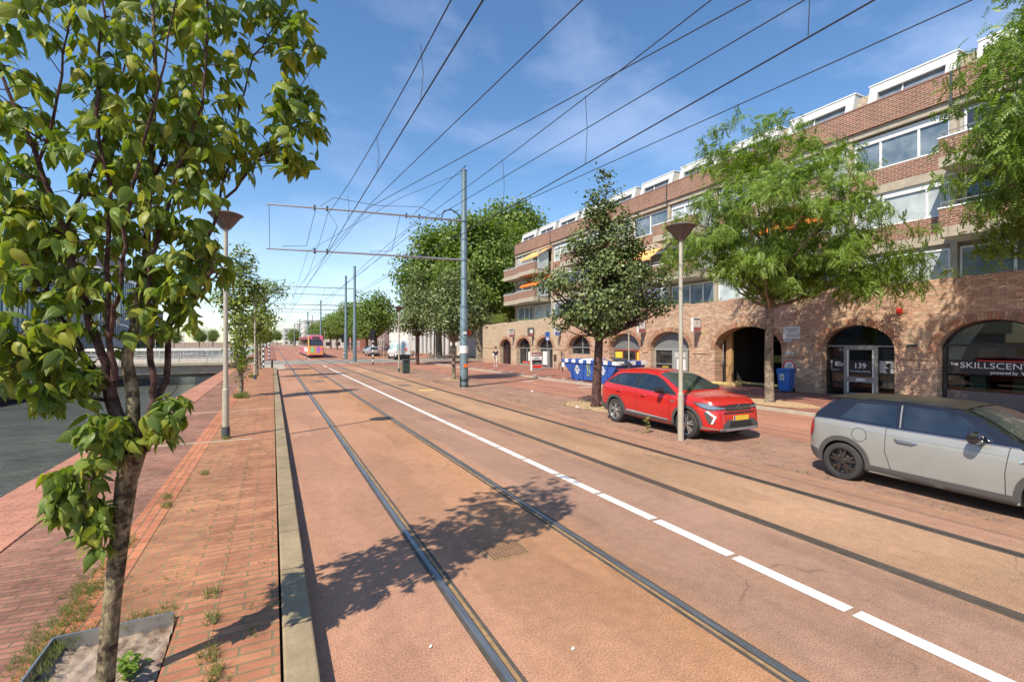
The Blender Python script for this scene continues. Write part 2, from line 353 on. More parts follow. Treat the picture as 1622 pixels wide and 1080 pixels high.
M['leaf_locust'] = leaf('locust leaves', [(.1, (.08, .15, .025)), (.5, (.17, .27, .04)), (.95, (.32, .41, .08))], .42)
M['leaf_far'] = leaf('plane tree leaves', [(.1, (.07, .12, .022)), (.55, (.15, .225, .04)), (.95, (.27, .33, .07))], .42)
M['weed'] = leaf('weeds', [(.1, (.10, .14, .03)), (.5, (.20, .24, .07)), (.9, (.42, .38, .18))], .3)

# ================================================================== SETTING
sheet('ground', -3.4, 3000, -200, 4000, -.03, M['ground'])
sheet('left_bank', -3000, -15.2, -200, 4000, -.25, M['ground'])
sheet('canal_water', -15.6, -3.3, -200, 4000, -1.15, M['water'])
sheet('tram_road', .26, 8.3, -12, 46, .0, M['tramroad'])
sheet('far_tram_road', -1.2, 8.3, 46, 330, .0, M['redasphalt'])
sheet('parking_bay_paving', 8.3, 11.0, -12, 47, .0, M['bay'])
sheet('side_street', 11.0, 15.0, -12, 53, .0, M['redasphalt'])
sheet('cross_street', -60, 60, 54, 66, .006, M['greyasphalt'])
sheet('street_corner_paving', 8.3, 15.0, 47, 54, .004, M['sidewalk'])
sheet('far_red_pavement', 8.3, 28, 66, 300, .0, M['redasphalt'])
m = MB(); m.box(15.0, 15.16, -12, 53, -.02, .10); struct('side_street_kerb', m, M['conc'])
m = MB(); m.box(15.16, 21.5, -12, 53, -.02, .085); struct('pavement_right', m, M['sidewalk'])
# left pavement in strips of different brick, quay body below
m = MB(); m.box(-3.40, -2.52, -12, 45, -1.6, .15); struct('quay_edge', m, M['coping'], bevel=.012)
m = MB(); m.box(-2.50, -1.50, -12, 45, -.02, .146); struct('quay_path', m, M['quay'])
m = MB(); m.box(-1.50, -1.20, 4.52, 45, -.02, .152); m.box(-1.50, -1.41, 2.9, 4.52, -.02, .152); m.box(-1.50, -1.20, -12, 2.9, -.02, .152); struct('paving_strip', m, M['pave_c'])
# the weedy strip is left open round the tree pit
PX0, PX1, PY0, PY1 = -1.40, -.69, 2.9, 4.52
m = MB(); m.box(-1.20, -.66, 4.52, 45, -.02, .148); m.box(-1.20, -.66, -12, 2.9, -.02, .148); struct('weedy_paving_strip', m, M['pave_b'])
m = MB(); m.box(-.66, -.40, -12, 45, -.02, .153); struct('paving_edge_row', m, M['pave_a'])
m = MB(); m.box(-.40, .045, -12, 45, -.02, .150); struct('paving_beside_kerb', m, M['pave_a'])
m = MB(); m.box(.065, .275, -12, 45, -.02, .156); struct('kerb', m, M['kerb'], bevel=.015)
m = MB(); m.box(-1.2, 1.0, 45, 54, -.02, .02); struct('far_paving', m, M['conc'])
m = MB(); m.box(-3.40, .3, 66, 330, -1.6, .1); struct('far_pavement', m, M['sidewalk'])
m = MB(); m.box(-3.4, -1.2, 45, 54, -1.6, .12); struct('quay_end', m, M['coping'])
m = MB(); m.box(-15.9, -15.1, -60, 46, -1.6, -.1); m.box(-15.9, -15.1, 61, 300, -1.6, -.1); struct('opposite_quay_edge', m, M['conc_d'])
# painted markings
m = MB(); gaps = [(731,680),(758,692),(790.5,708),(832,726.5),(883,751),(949,781.5),(1038,823),(1164,880),(1352,968)]
def gu(px, py):
    d = 750*EYE/(py-541.6); return d*math.cos(YAW)-(px-811)/750*d*math.sin(YAW)
us = [44.8, gu(706.5,669)]+[gu(*g) for g in gaps]+[.9, -.6]
for a, b in zip(us, us[1:]): m.quad((4.38, a-.03, .005), (4.53, a-.03, .005), (4.53, b+.03, .005), (4.38, b+.03, .005))
for a in (46.5, 69, 78, 87, 96, 105): m.quad((4.38, a, .010), (4.53, a, .010), (4.53, a+4, .010), (4.38, a+4, .010))
mm = Mat('worn white road paint', .7); n = mm.noise(mm.oc(), 22, 8, .85); mm.color(mm.ramp(n, [(.36, (.36, .25, .19)), (.42, (.62, .60, .56)), (.7, (.70, .69, .66))])); M['paint'] = mm.m
struct('lane_line', m, M['paint'])
m = MB(); m.quad((6.25, 21.9, .005), (6.95, 21.9, .005), (6.95, 22.5, .005), (6.25, 22.5, .005)); struct('yellow_mark', m, plain('yellow road paint', (.62, .42, .16), .8))
m = MB()
for x0, y in ((13.2, 24.5), (13.9, 19.8)): m.quad((x0, y, .005), (x0+.8, y, .005), (x0+.8, y+.35, .005), (x0, y+.35, .005))
random.seed(3)
for i in range(34):
    y = 22+i*.9; m.quad((15.45+(i % 2)*.6, y, .09), (15.75+(i % 2)*.6, y, .09), (15.75+(i % 2)*.6, y+.35, .09), (15.45+(i % 2)*.6, y+.35, .09))
struct('white_block_marking', m, plain('worn white blocks', (.5, .42, .36), .8))
# seams and joints in the asphalt between the strips
m = MB(); m.quad((10.97, -12, .004), (11.05, -12, .004), (11.05, 47, .004), (10.97, 47, .004))
struct('paving_joint', m, M['bay'])
m = MB(); m.box(-3.4, -.4, 17.2, 17.28, .1, .1555); m.box(-3.4, -.4, 12.1, 12.18, .1, .1555); m.box(-3.4, -.9, 27, 27.08, .1, .1555); struct('pale_cross_row', m, M['conc'])

# rails
railhead = Mat('polished rail head', .38, .7, .5); n = railhead.noise(railhead.oc(scale=(1, .06, 1)), 30, 5); railhead.color(railhead.ramp(n, [(.3, (.16, .165, .175)), (.7, (.33, .335, .34))])); railhead = railhead.m
raildull = plain('dull brown rail head', (.15, .115, .09), .4, .5, var=.25, scale=8)
rust = plain('rusty groove', (.30, .19, .09), .8, .1, var=.3, scale=10); bitu = plain('bitumen joint', (.075, .062, .05), .8, var=.35, scale=6); groove = flat('groove shadow', (.02, .015, .012), .9)
def rail(x, inner, bright, label):
    """inner: +1 when the groove lies on the +x side"""
    t = empty('tram_rail', (x, 0, 0), 0, label, 'rail', 'rails of the two tram tracks')
    def strip(name, a, b, z, mat, y0=-12, y1=330):
        a, b = sorted((a*inner, b*inner)); q = MB(); q.box(a, b, y0, y1, -.02, z); q.build(name, mat, t)
    strip('joint_sealant', -.060, -.028, .006, bitu); strip('rail_head', -.028, .028, .012, railhead if bright else raildull)
    strip('groove', .028, .040, .003, groove); strip('rusty_lip', .040, .072, .007, rust if bright else raildull); strip('joint_sealant', .072, .105, .005, bitu)
rail(1.45, 1, 1, 'shiny tram rail nearest the stone kerb')
rail(3.215, -1, 1, 'tram rail between the shadowed lane and the white line')
rail(5.61, 1, 0, 'dull brown tram rail just right of the white line')
rail(7.29, -1, 0, 'dull tram rail nearest the parked cars and the mast')
# branch rails curving off at the crossing
for x0, sgn in ((5.61, 0), (7.29, 0)):
    q = MB(); pts = [(x0+(t/22.)**2*16, 54+t) for t in range(0, 21, 2)]
    for (a, b), (c_, d) in zip(pts, pts[1:]): q.quad((a-.05, b, .014), (a+.05, b, .014), (c_+.05, d, .014), (c_-.05, d, .014))
    tag(q.build('curved_tram_rail', raildull), 'tram rail curving off to the right at the far crossing, '+('starting nearer the white line' if x0 < 6 else 'starting nearer the masts'), 'rail', 'curved rails at the crossing')
# drain grate and road covers
g = empty('drain_grate', (2.31, 4.74, 0), 0, 'rusty square drain grate in the asphalt between the rails, in the tree shadow', 'drain')
q = MB(); q.box(-.24, .24, -.19, .19, -.02, .004); q.build('frame', rust, g); q = MB()
for i in range(11): q.box(-.20+i*.04-.011, -.20+i*.04+.011, -.16, .16, .0, .010)
q.build('bars', plain('rusted iron', (.20, .105, .07), .8, .2), g)
for x, y, l in ((6.3, 25.2, 'small dark utility cover on the tan track bed, left of the yellow mark'), (2.45, 30, 'small dark utility cover between the first two rails beyond the lamp shadow')):
    q = MB(); q.box(x-.3, x+.3, y-.3, y+.3, -.02, .006); tag(q.build('utility_cover', M['darkgrey']), l, 'cover')
# shreds of litter and stones
for x, y, l in ((1.07, 3.49, 'small white shred of litter on the asphalt left of the first rail'), (1.6, 2.75, 'small pale scrap of litter beside the nearest rail at the bottom'), (2.02, 2.98, 'tiny white scrap of litter right of the nearest rail'), (10.8, 19.3, 'crumpled white paper on the red street left of the linden'), (9.6, 13.9, 'white paper scrap on the dirt in front of the linden trunk')):
    q = MB(); s = .012 if y < 5 else .07
    q.add([(x-s, y-s, .008), (x+s, y-s*.6, .012), (x+s*.8, y+s, .02), (x-s*.7, y+s*.8, .008), (x, y, .008+s*.9)], [(0,1,4),(1,2,4),(2,3,4),(3,0,4)]); tag(q.build('litter', M['white']), l, 'litter')
# tree pit: steel frame and soil
t = empty('tree_pit_frame', (0, 0, 0), 0, 'low steel frame round the soil at the foot of the near tree', 'tree pit')
q = MB(); q.box(PX0, PX1, PY1-.012, PY1, -.02, .205); q.box(PX0-.012, PX0, PY0, PY1, -.02, .20); q.box(PX0, PX1, PY0, PY0+.012, -.02, .20); q.build('steel_edging', M['steel'], t)
q = MB(); nx, ny = 24, 50; vs = []; random.seed(5)
for j in range(ny+1):
    for i in range(nx+1): vs.append((PX0+(PX1-PX0)*i/nx, PY0+(PY1-PY0-.012)*j/ny, .095+.022*math.sin(i*1.7+j*.6)*math.cos(j*.9)+random.uniform(-.012, .012)))
q.add(vs, [(j*(nx+1)+i, j*(nx+1)+i+1, (j+1)*(nx+1)+i+1, (j+1)*(nx+1)+i) for j in range(ny) for i in range(nx)]); struct('soil_bed', q, M['soil'], smooth=True, ang=R(80))
q = MB()
for cx, cy, r in ((10.3, 13.9, 1.0), (16.4, 11.2, 1.1), (10.0, 27.8, .8)):
    n = 26; vs = [(cx, cy, .03 if cx < 15 else .11)]+[(cx+(r+random.uniform(-.12, .12))*.8*math.cos(k*6.283/n), cy+(r*1.5+random.uniform(-.2, .2))*math.sin(k*6.283/n), .008 if cx < 15 else .092) for k in range(n)]
    q.add(vs, [(0, k+1, (k+1) % n+1) for k in range(n)])
struct('dirt_round_trunk', q, plain('sandy dirt and leaf litter', (.44, .30, .17), .95, var=.35, scale=12, bump=.8))

# ================================================================== FOLIAGE
def leafcloud(name, C, N, size, mat, parent, shape, rng, uv=False, jitter=.35, hang=0.):
    """C (n,3) leaf positions, N preferred outward/up normals; one small leaf face set at each"""
    n = len(C)
    if shape == 'fold':      # pointed leaf, folded on its midrib, base at y=0
        T = np.array([(0,0,0),(.15,.08,-.02),(.27,.28,-.08),(.27,.52,-.14),(.13,.80,-.22),(0,1.12,-.36),(-.13,.80,-.22),(-.27,.52,-.14),(-.27,.28,-.08),(-.15,.08,-.02),(0,.33,.01),(0,.60,-.04),(0,.84,-.15)])
        F = np.array([(0,1,10,10),(1,2,10,10),(2,3,11,10),(3,4,12,11),(4,5,12,12),(0,10,9,9),(9,10,8,8),(8,10,11,7),(7,11,12,6),(6,12,5,5)])
    elif shape == 'oval':
        T = np.array([(0,0,0),(.34,.30,-.05),(.30,.66,-.06),(0,1,-.14),(-.30,.66,-.06),(-.34,.30,-.05)]); F = np.array([(0,1,2,3),(0,3,4,5)])
    elif shape == 'quad': T = np.array([(-.4,0,0),(.38,.12,.06),(.42,.95,-.05),(-.30,.85,.1)]); F = np.array([(0,1,2,3)])
    elif shape == 'spray':   # a drooping compound leaf: paired leaflets along a stalk
        T = []; F = []
        for k in range(6):
            y = .12+k*.16; z = -.5*y*y
            for sg in (-1, 1):
                b = len(T); T += [(0, y-.02, z), (sg*.15, y-.04, z-.02), (sg*.30, y+.10, z-.06), (sg*.13, y+.12, z-.01)]; F.append((b, b+1, b+2, b+3))
        T = np.array(T); F = np.array(F)
    elif shape == 'tuft':
        T = []; F = []
        for k in range(7):
            a = k*.9; c, s_ = math.cos(a), math.sin(a); w = .022; hgt = .75+.25*math.sin(k*2.1); o = .35+.2*math.cos(k*1.3); b = len(T)
            T += [(-s_*w, c*w, 0), (s_*w, -c*w, 0), (c*o*.5+s_*w*.6, s_*o*.5-c*w*.6, hgt*.6), (c*o, s_*o, hgt)]; F.append((b, b+1, b+2, b+3))
        T = np.array(T); F = np.array(F)
    else: raise ValueError(shape)
    if shape == 'tuft':
        a = rng.uniform(0, 6.28, n); X = np.stack([np.cos(a), np.sin(a), 0*a], 1); Y = np.stack([-np.sin(a), np.cos(a), 0*a], 1); Z = np.tile((0., 0, 1.), (n, 1))
    else:
        Z = N+rng.normal(0, jitter, (n, 3)); Z /= np.linalg.norm(Z, axis=1)[:, None]
        D = rng.normal(0, 1, (n, 3)); D[:, 2] -= hang; D += N*.4
        Y = D-Z*(D*Z).sum(1)[:, None]; Y /= np.linalg.norm(Y, axis=1)[:, None]; X = np.cross(Y, Z)
    s = size*rng.uniform(.65, 1.25, n)
    V = C[:, None, :]+s[:, None, None]*(T[None, :, 0:1]*X[:, None, :]+T[None, :, 1:2]*Y[:, None, :]+T[None, :, 2:3]*Z[:, None, :])
    k = len(T); FF = (F[None]+np.arange(n)[:, None, None]*k).reshape(-1, F.shape[1])
    if shape == 'fold':      # padded triangles are written as true triangles
        tris = []; uvs = []
        for f in F:
            q = [x for i, x in enumerate(f) if x not in f[:i]]
            for i in range(1, len(q)-1): tris.append((q[0], q[i], q[i+1]))
        tr = np.array(tris); FF = (tr[None]+np.arange(n)[:, None, None]*k).reshape(-1, 3)
        uvt = np.stack([T[:, 0]+.5, T[:, 1]/1.06], 1)[tr.ravel()]; UV = np.tile(uvt, (n, 1))
        return np_mesh(name, V.reshape(-1, 3), FF, mat, parent, UV)
    return np_mesh(name, V.reshape(-1, 3), FF, mat, parent)

def crown_points(ells, nclump, per, spread, rng, shell=.55, keep=None):
    """clump centres inside a union of ellipsoids, biased outward; leaves scattered round each clump"""
    w = np.array([e[3]*e[4]*e[5] for e in ells])**.75; w /= w.sum(); idx = rng.choice(len(ells), nclump, p=w)
    d = rng.normal(0, 1, (nclump, 3)); d /= np.linalg.norm(d, axis=1)[:, None]; r = rng.uniform(0, 1, nclump)**(shell)
    E = np.array(ells)[idx]; C = E[:, :3]+d*r[:, None]*E[:, 3:6]
    if keep is not None: C = C[keep(C)]
    ctr = np.average(np.array(ells)[:, :3], axis=0, weights=w)
    off = rng.normal(0, spread, (len(C), per, 3)); off[:, :, 2] *= .65
    P = (C[:, None, :]+off).reshape(-1, 3)
    N = P-ctr; N[:, 2] *= .7; N /= np.linalg.norm(N, axis=1)[:, None]+1e-6; N[:, 2] += .75; N /= np.linalg.norm(N, axis=1)[:, None]
    return C, P, N
def limb_path(a, b, rng, sag=.12, n=5):
    a = np.array(a, float); b = np.array(b, float); L_ = np.linalg.norm(b-a); pts = []
    for i in range(n+1):
        t = i/n; p = a+(b-a)*t; p[2] += math.sin(math.pi*t)*-sag*L_*.5 if sag > 0 else 0; p += rng.normal(0, L_*.018, 3)*(0 < i < n); pts.append(p)
    return pts
def tree(name, loc, label, group, H, fork, tr, ells, nclump, per, spread, size, mat, bark_m, shape='oval', seed=1, twigs=40, lean=(0, 0), hang=.3, cat='tree', shell=.55, jitter=.35):
    rng = np.random.default_rng(seed); t = empty(name, loc, 0, label, cat, group)
    q = MB(); top = np.array((lean[0], lean[1], H*.86)); f = np.array((lean[0]*.35, lean[1]*.35, fork))
    main = [np.array((0, 0, -.02)), np.array((0, 0, .12)), f*.5+rng.normal(0, .02, 3)*(1, 1, 0), f]+limb_path(f, top, rng, 0, 5)[1:]
    q.tube(main, [tr*1.35, tr*1.05, tr*.95, tr*.85]+[tr*.85*(1-(i+1)/5.6) for i in range(5)], 10)
    C, P, N = crown_points(ells, nclump, per, spread, rng, shell)
    sel = rng.choice(len(C), min(twigs, len(C)), replace=False)
    for i in sel:
        c = C[i]; hz = min(max(fork, c[2]-rng.uniform(.35, .8)*np.linalg.norm(c[:2])-.3), H*.8); s_ = (hz-fork)/max(.1, H*.86-fork); a = f+(top-f)*s_
        ln = np.linalg.norm(c-a); rr = min(tr*.45, .012+.018*ln)*(1-s_*.5); q.tube(limb_path(a, c, rng, .12, 4), [rr, rr*.8, rr*.6, rr*.4, rr*.18], 5)
    q.build('trunk', bark_m, t, smooth=True)
    leafcloud('crown', P, N, size, mat, t, shape, rng, hang=hang, jitter=jitter)
    return t

# ------------------------------------------------------------------ the near tree
def near_tree():
    t = empty('street_tree', (-.94, 3.80, 0), -YAW, 'large leafy near tree with lichen flecked forked trunk rising from the framed soil bed', 'tree', 'young trees in the quay pavement')
    D0 = 2.97; L0 = (165-811)/750.*D0
    def P(px, py, d=D0): return np.array(((px-811)/750.*d-L0, d-D0, EYE+(541.6-py)/750.*d))
    rng = np.random.default_rng(11); q = MB(); q2 = MB()
    q.tube([P(163, 1135), P(165, 1085), P(177, 950), P(190, 840), P(200, 760), P(210, 715)], [.064, .050, .047, .050, .057, .070], 14)
    stems = [ # points, radii, material set
        ([P(214,725), P(209,640), P(204,570), P(213,500,3.0), P(228,440,3.05), P(236,300,3.1), P(245,120,3.15), P(238,-60,3.15), P(225,-250,3.15)], [.080,.062,.054,.046,.038,.030,.022,.015,.007], q),
        ([P(203,720), P(178,620,2.93), P(160,560,2.9), P(138,500,2.88), P(120,430,2.85), P(102,370,2.85), P(62,260,2.8), P(10,140,2.8), P(-40,0,2.8)], [.07,.045,.04,.036,.032,.028,.022,.015,.006], q2),
        ([P(200,715), P(165,610,3.0), P(120,545,2.98), P(80,470,2.95), P(40,420,2.95), P(-20,370,2.9), P(-90,300,2.9)], [.06,.036,.031,.026,.022,.016,.008], q2),
        ([P(180,600,2.9), P(170,520,2.85), P(168,420,2.85), P(176,330,2.82), P(150,180,2.8), P(160,20,2.8), P(150,-150,2.8)], [.035,.026,.022,.02,.016,.011,.005], q2),
        ([P(170,540,2.86), P(188,470,2.8), P(196,360,2.8), P(225,230,2.78), P(260,100,2.8), P(290,-60,2.8)], [.024,.021,.018,.015,.010,.005], q2),
        ([P(222,715), P(240,650,3.02), P(243,590,3.0), P(234,520,2.98), P(236,420,2.95), P(270,300,2.95), P(320,170,3.0), P(330,40,3.0), P(330,-100,3.0)], [.07,.042,.032,.026,.022,.018,.014,.010,.005], q2),
        ([P(228,690,3.05), P(262,600,3.15), P(266,510,3.2), P(300,450,3.25), P(348,330,3.3), P(392,270,3.35), P(440,215,3.4), P(490,185,3.4), P(512,160,3.4)], [.05,.035,.028,.022,.017,.014,.010,.007,.004], q2),
        ([P(348,330,3.3), P(372,200,3.35), P(400,90,3.4), P(450,20,3.4), P(470,-60,3.4)], [.014,.011,.009,.007,.003], q2),
        ([P(400,90,3.4), P(430,70,3.4), P(500,75,3.4)], [.008,.006,.003], q2), ([P(440,215,3.4), P(470,150,3.35), P(500,100,3.35)], [.008,.006,.003], q2),
        ([P(265,520,3.2), P(310,470,3.1), P(335,430,3.0), P(345,380,3.0)], [.015,.012,.009,.004], q2),
        ([P(62,260,2.8), P(95,120,2.7), P(120,-20,2.7)], [.016,.011,.005], q2), ([P(236,300,3.1), P(300,160,3.3), P(345,20,3.4)], [.02,.013,.006], q2),
        ([P(205,690), P(165,720,2.85), P(140,770,2.8), P(130,830,2.8)], [.02,.013,.009,.004], q2), ([P(235,650,3.02), P(262,640,3.0), P(280,610,3.0)], [.012,.009,.004], q2),
        ([P(102,370,2.85), P(150,250,3.1), P(200,100,3.3), P(190,-80,3.4)], [.02,.015,.010,.004], q2), ([P(120,545,2.98), P(70,540,2.8), P(30,570,2.7), P(5,600,2.7)], [.016,.012,.008,.004], q2)]
    nodes = []
    for pts, rad, mbx in stems:
        rad = [r_*.58 for r_ in rad]
        fine = []; fr = []
        for i in range(len(pts)-1):
            for k in range(4):
                u = k/4.; fine.append(pts[i]*(1-u)+pts[i+1]*u+rng.normal(0, .006, 3)*(rad[i] < .06)); fr.append(rad[i]*(1-u)+rad[i+1]*u)
        fine.append(pts[-1]); fr.append(rad[-1]); mbx.tube(fine, fr, 10 if fr[0] > .03 else 7); nodes += [(p, r) for p, r in zip(fine, fr) if r < .036]
    ells = [(190,330,3.0,.70,.62,.95), (170,110,3.0,.78,.72,.85), (55,400,2.9,.42,.45,.62), (262,430,3.05,.30,.38,.42), (315,395,3.1,.14,.25,.34),
            (468,190,3.4,.17,.3,.38), (450,40,3.4,.22,.3,.30), (395,225,3.35,.13,.22,.25), (25,545,2.75,.26,.3,.32), (90,600,2.8,.2,.2,.22), (118,770,2.84,.10,.13,.22), (150,830,2.86,.08,.1,.16), (165,690,2.8,.12,.15,.2),
            (265,660,3.0,.09,.13,.16), (160,-150,3.05,.85,.85,.85), (190,-420,3.1,.6,.6,.75), (330,-60,3.2,.5,.5,.5), (325,80,3.25,.22,.4,.55), (320,250,3.15,.2,.3,.35)]
    num = [170, 150, 84, 44, 16, 40, 30, 14, 46, 36, 40, 20, 30, 16, 120, 50, 40, 30, 26]
    C = []
    for (px, py, d, rx, ry, rz), n in zip(ells, num):
        v = rng.normal(0, 1, (n, 3)); v /= np.linalg.norm(v, axis=1)[:, None]; r = rng.uniform(0, 1, n)**.45
        C.append(P(px, py, d)+v*r[:, None]*np.array((rx, ry, rz)))
    C = np.concatenate(C); NP = np.array([n[0] for n in nodes]); NR = np.array([n[1] for n in nodes]); LP = []; LN = []
    for c in C:
        dd = NP-c; w = np.linalg.norm(dd, axis=1)+np.maximum(0, dd[:, 2])*1.5; i = int(np.argmin(w)); a = NP[i]; ln = np.linalg.norm(a-c)
        if ln > .02:
            mid = (a+c)/2+np.array((0, 0, .10*ln))+rng.normal(0, .03*ln, 3); rr = min(NR[i]*.5, .003+.006*ln)
            q2.tube([a, (a+mid)/2+rng.normal(0, .02*ln, 3), mid, (mid+c)/2, c], [rr, rr*.8, rr*.6, rr*.45, .0018], 5)
        k = rng.integers(5, 8); ax = rng.normal(0, 1, (k, 3)); ax[:, 2] = np.abs(ax[:, 2])*.3; ax /= np.linalg.norm(ax, axis=1)[:, None]
        LP.append(c+ax*rng.uniform(.01, .06, (k, 1))); nn = ax.copy(); nn[:, 2] += .35; LN.append(nn/np.linalg.norm(nn, axis=1)[:, None])
    tr = q.build('trunk', M['bark'], t, smooth=True); q2.build('branches', M['bark_d'], tr, smooth=True)
    LP = np.concatenate(LP); LN = np.concatenate(LN)
    o = leafcloud('crown', LP, LN, .100, M['leaf_near'], t, 'fold', rng, hang=1.9, jitter=.38)
    for p in o.data.polygons: p.use_smooth = True
near_tree()

# ------------------------------------------------------------------ trees
G = 'young trees in the quay pavement'
def E_(*a): return a
tree('street_tree', (-1.15, 21.7, .14), 'slim young tree right of the near lamp post, with a green tuft at its foot', G, 6.5, 1.0, .09,
     [E_(0,0,3.6,.66,.66,1.8), E_(.1,0,5.1,.5,.5,1.1), E_(0,0,1.5,.38,.38,.9), E_(-.5,.1,3.9,.45,.45,.8), E_(.6,.1,4.2,.4,.4,.6)], 300, 15, .15, .12, M['leaf_mid'], M['bark_g'], seed=3, twigs=90, hang=1.)
tree('street_tree', (-.9, 34.5, .14), 'bushier young quay tree with branches over the kerb, second beyond the near lamp', G, 7.0, 1.8, .09,
     [E_(.3,0,4.0,1.2,1.2,1.6), E_(1.3,0,5.6,.8,.8,.7), E_(0,0,2.5,.7,.7,.9), E_(.2,0,5.6,.9,.9,.9)], 230, 11, .2, .15, M['leaf_mid'], M['bark_g'], seed=4, twigs=80, hang=1.)
tree('street_tree', (-.9, 43.0, .14), 'farthest young tree on the near quay, beside the striped posts', G, 5.6, 1.6, .10,
     [E_(.1,0,3.5,1.0,1.0,1.5)], 150, 10, .2, .17, M['leaf_mid'], M['bark_g'], seed=5, twigs=40, hang=1.)
G = 'silver lindens between the tram road and the side street'
tree('linden_tree', (10.3, 13.75, 0), 'tall pointed silver green linden with leaning trunk behind the red car', G, 8.9, 2.5, .17,
     [E_(.6,.1,3.7,1.7,1.7,.95), E_(.5,0,4.7,1.5,1.5,1.0), E_(.45,0,5.9,1.1,1.1,1.1), E_(.35,0,7.1,.6,.6,1.0), E_(.35,0,8.2,.2,.2,.75), E_(2.1,-.6,3.8,.8,.8,.45), E_(-1.4,.4,4.4,.8,.8,.5), E_(1.9,-1.0,4.7,.6,.6,.45), E_(-.9,.3,3.2,.8,.8,.45), E_(-.7,.2,5.6,.6,.6,.5), E_(1.5,-.2,5.7,.5,.5,.5), E_(.3,-.1,2.9,.7,.7,.45), E_(1.0,-.4,6.7,.35,.35,.5), E_(-.3,.1,6.9,.3,.3,.5)],
     680, 28, .16, .115, M['leaf_linden'], M['bark_d'], seed=6, twigs=110, lean=(.45, 0), shell=.42, jitter=.5)
tree('linden_tree', (10.0, 27.8, 0), 'round silver green linden with a thin pale trunk just left of the tall mast', G, 6.9, 2.3, .12,
     [E_(0,0,4.3,2.1,2.1,1.5), E_(0,0,5.7,1.3,1.3,1.0), E_(.6,-.5,3.6,1.5,1.5,.9)], 420, 20, .24, .16, M['leaf_linden'], M['bark_g'], seed=7, twigs=60, shell=.45, jitter=.5)
tree('linden_tree', (13.2, 47.5, 0), 'dark linden with a narrow top behind the small distant lamp post', G, 9.6, 2.6, .17,
     [E_(0,0,4.7,2.6,2.6,1.7), E_(0,0,6.8,1.9,1.9,1.4), E_(0,0,8.5,.9,.9,1.0)], 420, 18, .32, .2, M['leaf_linden'], M['bark_d'], seed=8, twigs=60, shell=.45, jitter=.5)
G = 'honey locusts on the right pavement'
def locust(loc, label, seed, H=10.6, ells=None, n=370, dens=34):
    return tree('locust_tree', loc, label, G, H, 3.5, .155, ells or [E_(0,0,6.9,3.4,3.4,2.2), E_(.3,.4,9.1,2.6,2.6,1.6), E_(-2.3,1.0,5.6,1.8,1.8,1.0), E_(1.6,-2.2,4.7,2.0,2.0,1.1), E_(.2,-2.6,5.4,2.0,2.0,1.2), E_(.2,-.2,4.9,1.7,1.7,.9), E_(0,-.4,4.4,1.5,1.5,.6), E_(0,-.4,4.4,1.3,1.3,.6), E_(.9,-2.8,4.2,1.2,1.2,.7), E_(-1.6,-.8,4.7,1.2,1.2,.7), E_(1.4,1.4,4.9,1.5,1.5,.8)],
         n, dens, .21, .27, M['leaf_locust'], M['bark_g'], 'spray', seed, 46, hang=1.3, shell=.42, jitter=.55)
locust((16.35, 11.3, .08), 'feathery light green locust tree before the vehicle arch, beside the blue wheelie bin', 21)
locust((17.2, 2.9, .08), 'large feathery locust tree at the right edge, above the grey car', 22, 12.2,
       [E_(0,.4,8.2,3.1,3.1,2.2), E_(.3,.2,10.6,2.7,2.7,1.8), E_(-.6,1.4,6.2,2.0,2.0,1.2), E_(1.8,.4,6.2,2.3,2.3,1.3), E_(.2,1.8,5.2,1.3,1.3,.8)], 520, 32)
# big trees beyond the wall and along the far street
G = 'full green trees beyond the crossing'
big = tree('plane_tree', (21.5, 66.5, 0), 'tall full green tree with a thick brown trunk, left of the wall end', G, 19, 4.8, .62,
     [E_(0,0,10.5,6.2,6.2,4.5), E_(1,0,15,4.8,4.8,3.4), E_(-2,-1,8,4.2,4.2,3.0), E_(-3,0,12.5,3.6,3.6,3.0), E_(0,0,17,3.6,3.6,2.6)], 1000, 20, .62, .42, M['leaf_far'], M['bark_g'], 'oval', 31, 60, shell=.4, jitter=.5)
for x, y, s_, r, l in ((24.4, 57.5, 1.0, 2.0, 'tall full green tree standing right against the left end of the old wall'), (37, 73, 1.36, 4.2, 'highest tree crown showing behind the left end of the apartment block'), (31, 62, 1.0, 1.1, 'green tree crown filling the gap left of the apartment balconies'), (33, 88, 1.0, .6, 'tall crown far behind the mast, above the colonnade')):
    copy_tree(big, loc=(x, y, 0), rz=r, scale=s_, label=l)
row = tree('plane_tree', (15.6, 82, 0), 'bright green tree of the far row nearest the tall mast pair, behind the silver car', G, 11, 2.9, .30,
     [E_(0,0,6.6,4.0,4.0,3.0), E_(0,0,9,2.8,2.8,2.0), E_(-1.2,-1,5,2.4,2.4,1.6)], 520, 16, .5, .34, M['leaf_far'], M['bark_g'], 'oval', 32, 40, shell=.4, jitter=.5)
rl = ['second', 'third', 'fourth', 'fifth', 'sixth', 'seventh', 'eighth']
for i, (x, y) in enumerate(((16.2, 94), (15.4, 107), (16.5, 122), (16.0, 140), (16.6, 162), (16.4, 190), (16.5, 225))):
    copy_tree(row, loc=(x, y, 0), rz=i*1.3, scale=.9+.25*((i*37) % 5)/5, label='%s tree of the far green row counted from the silver car' % rl[i])
for i, (x, y) in enumerate(((-4.0, 150), (-2.0, 180), (-3.5, 225))):
    copy_tree(row, loc=(x, y, 0), rz=i*2.3, scale=.62, label=('small far', 'smaller farther', 'tiniest farthest')[i]+' tree left of the tram road near its vanishing point')
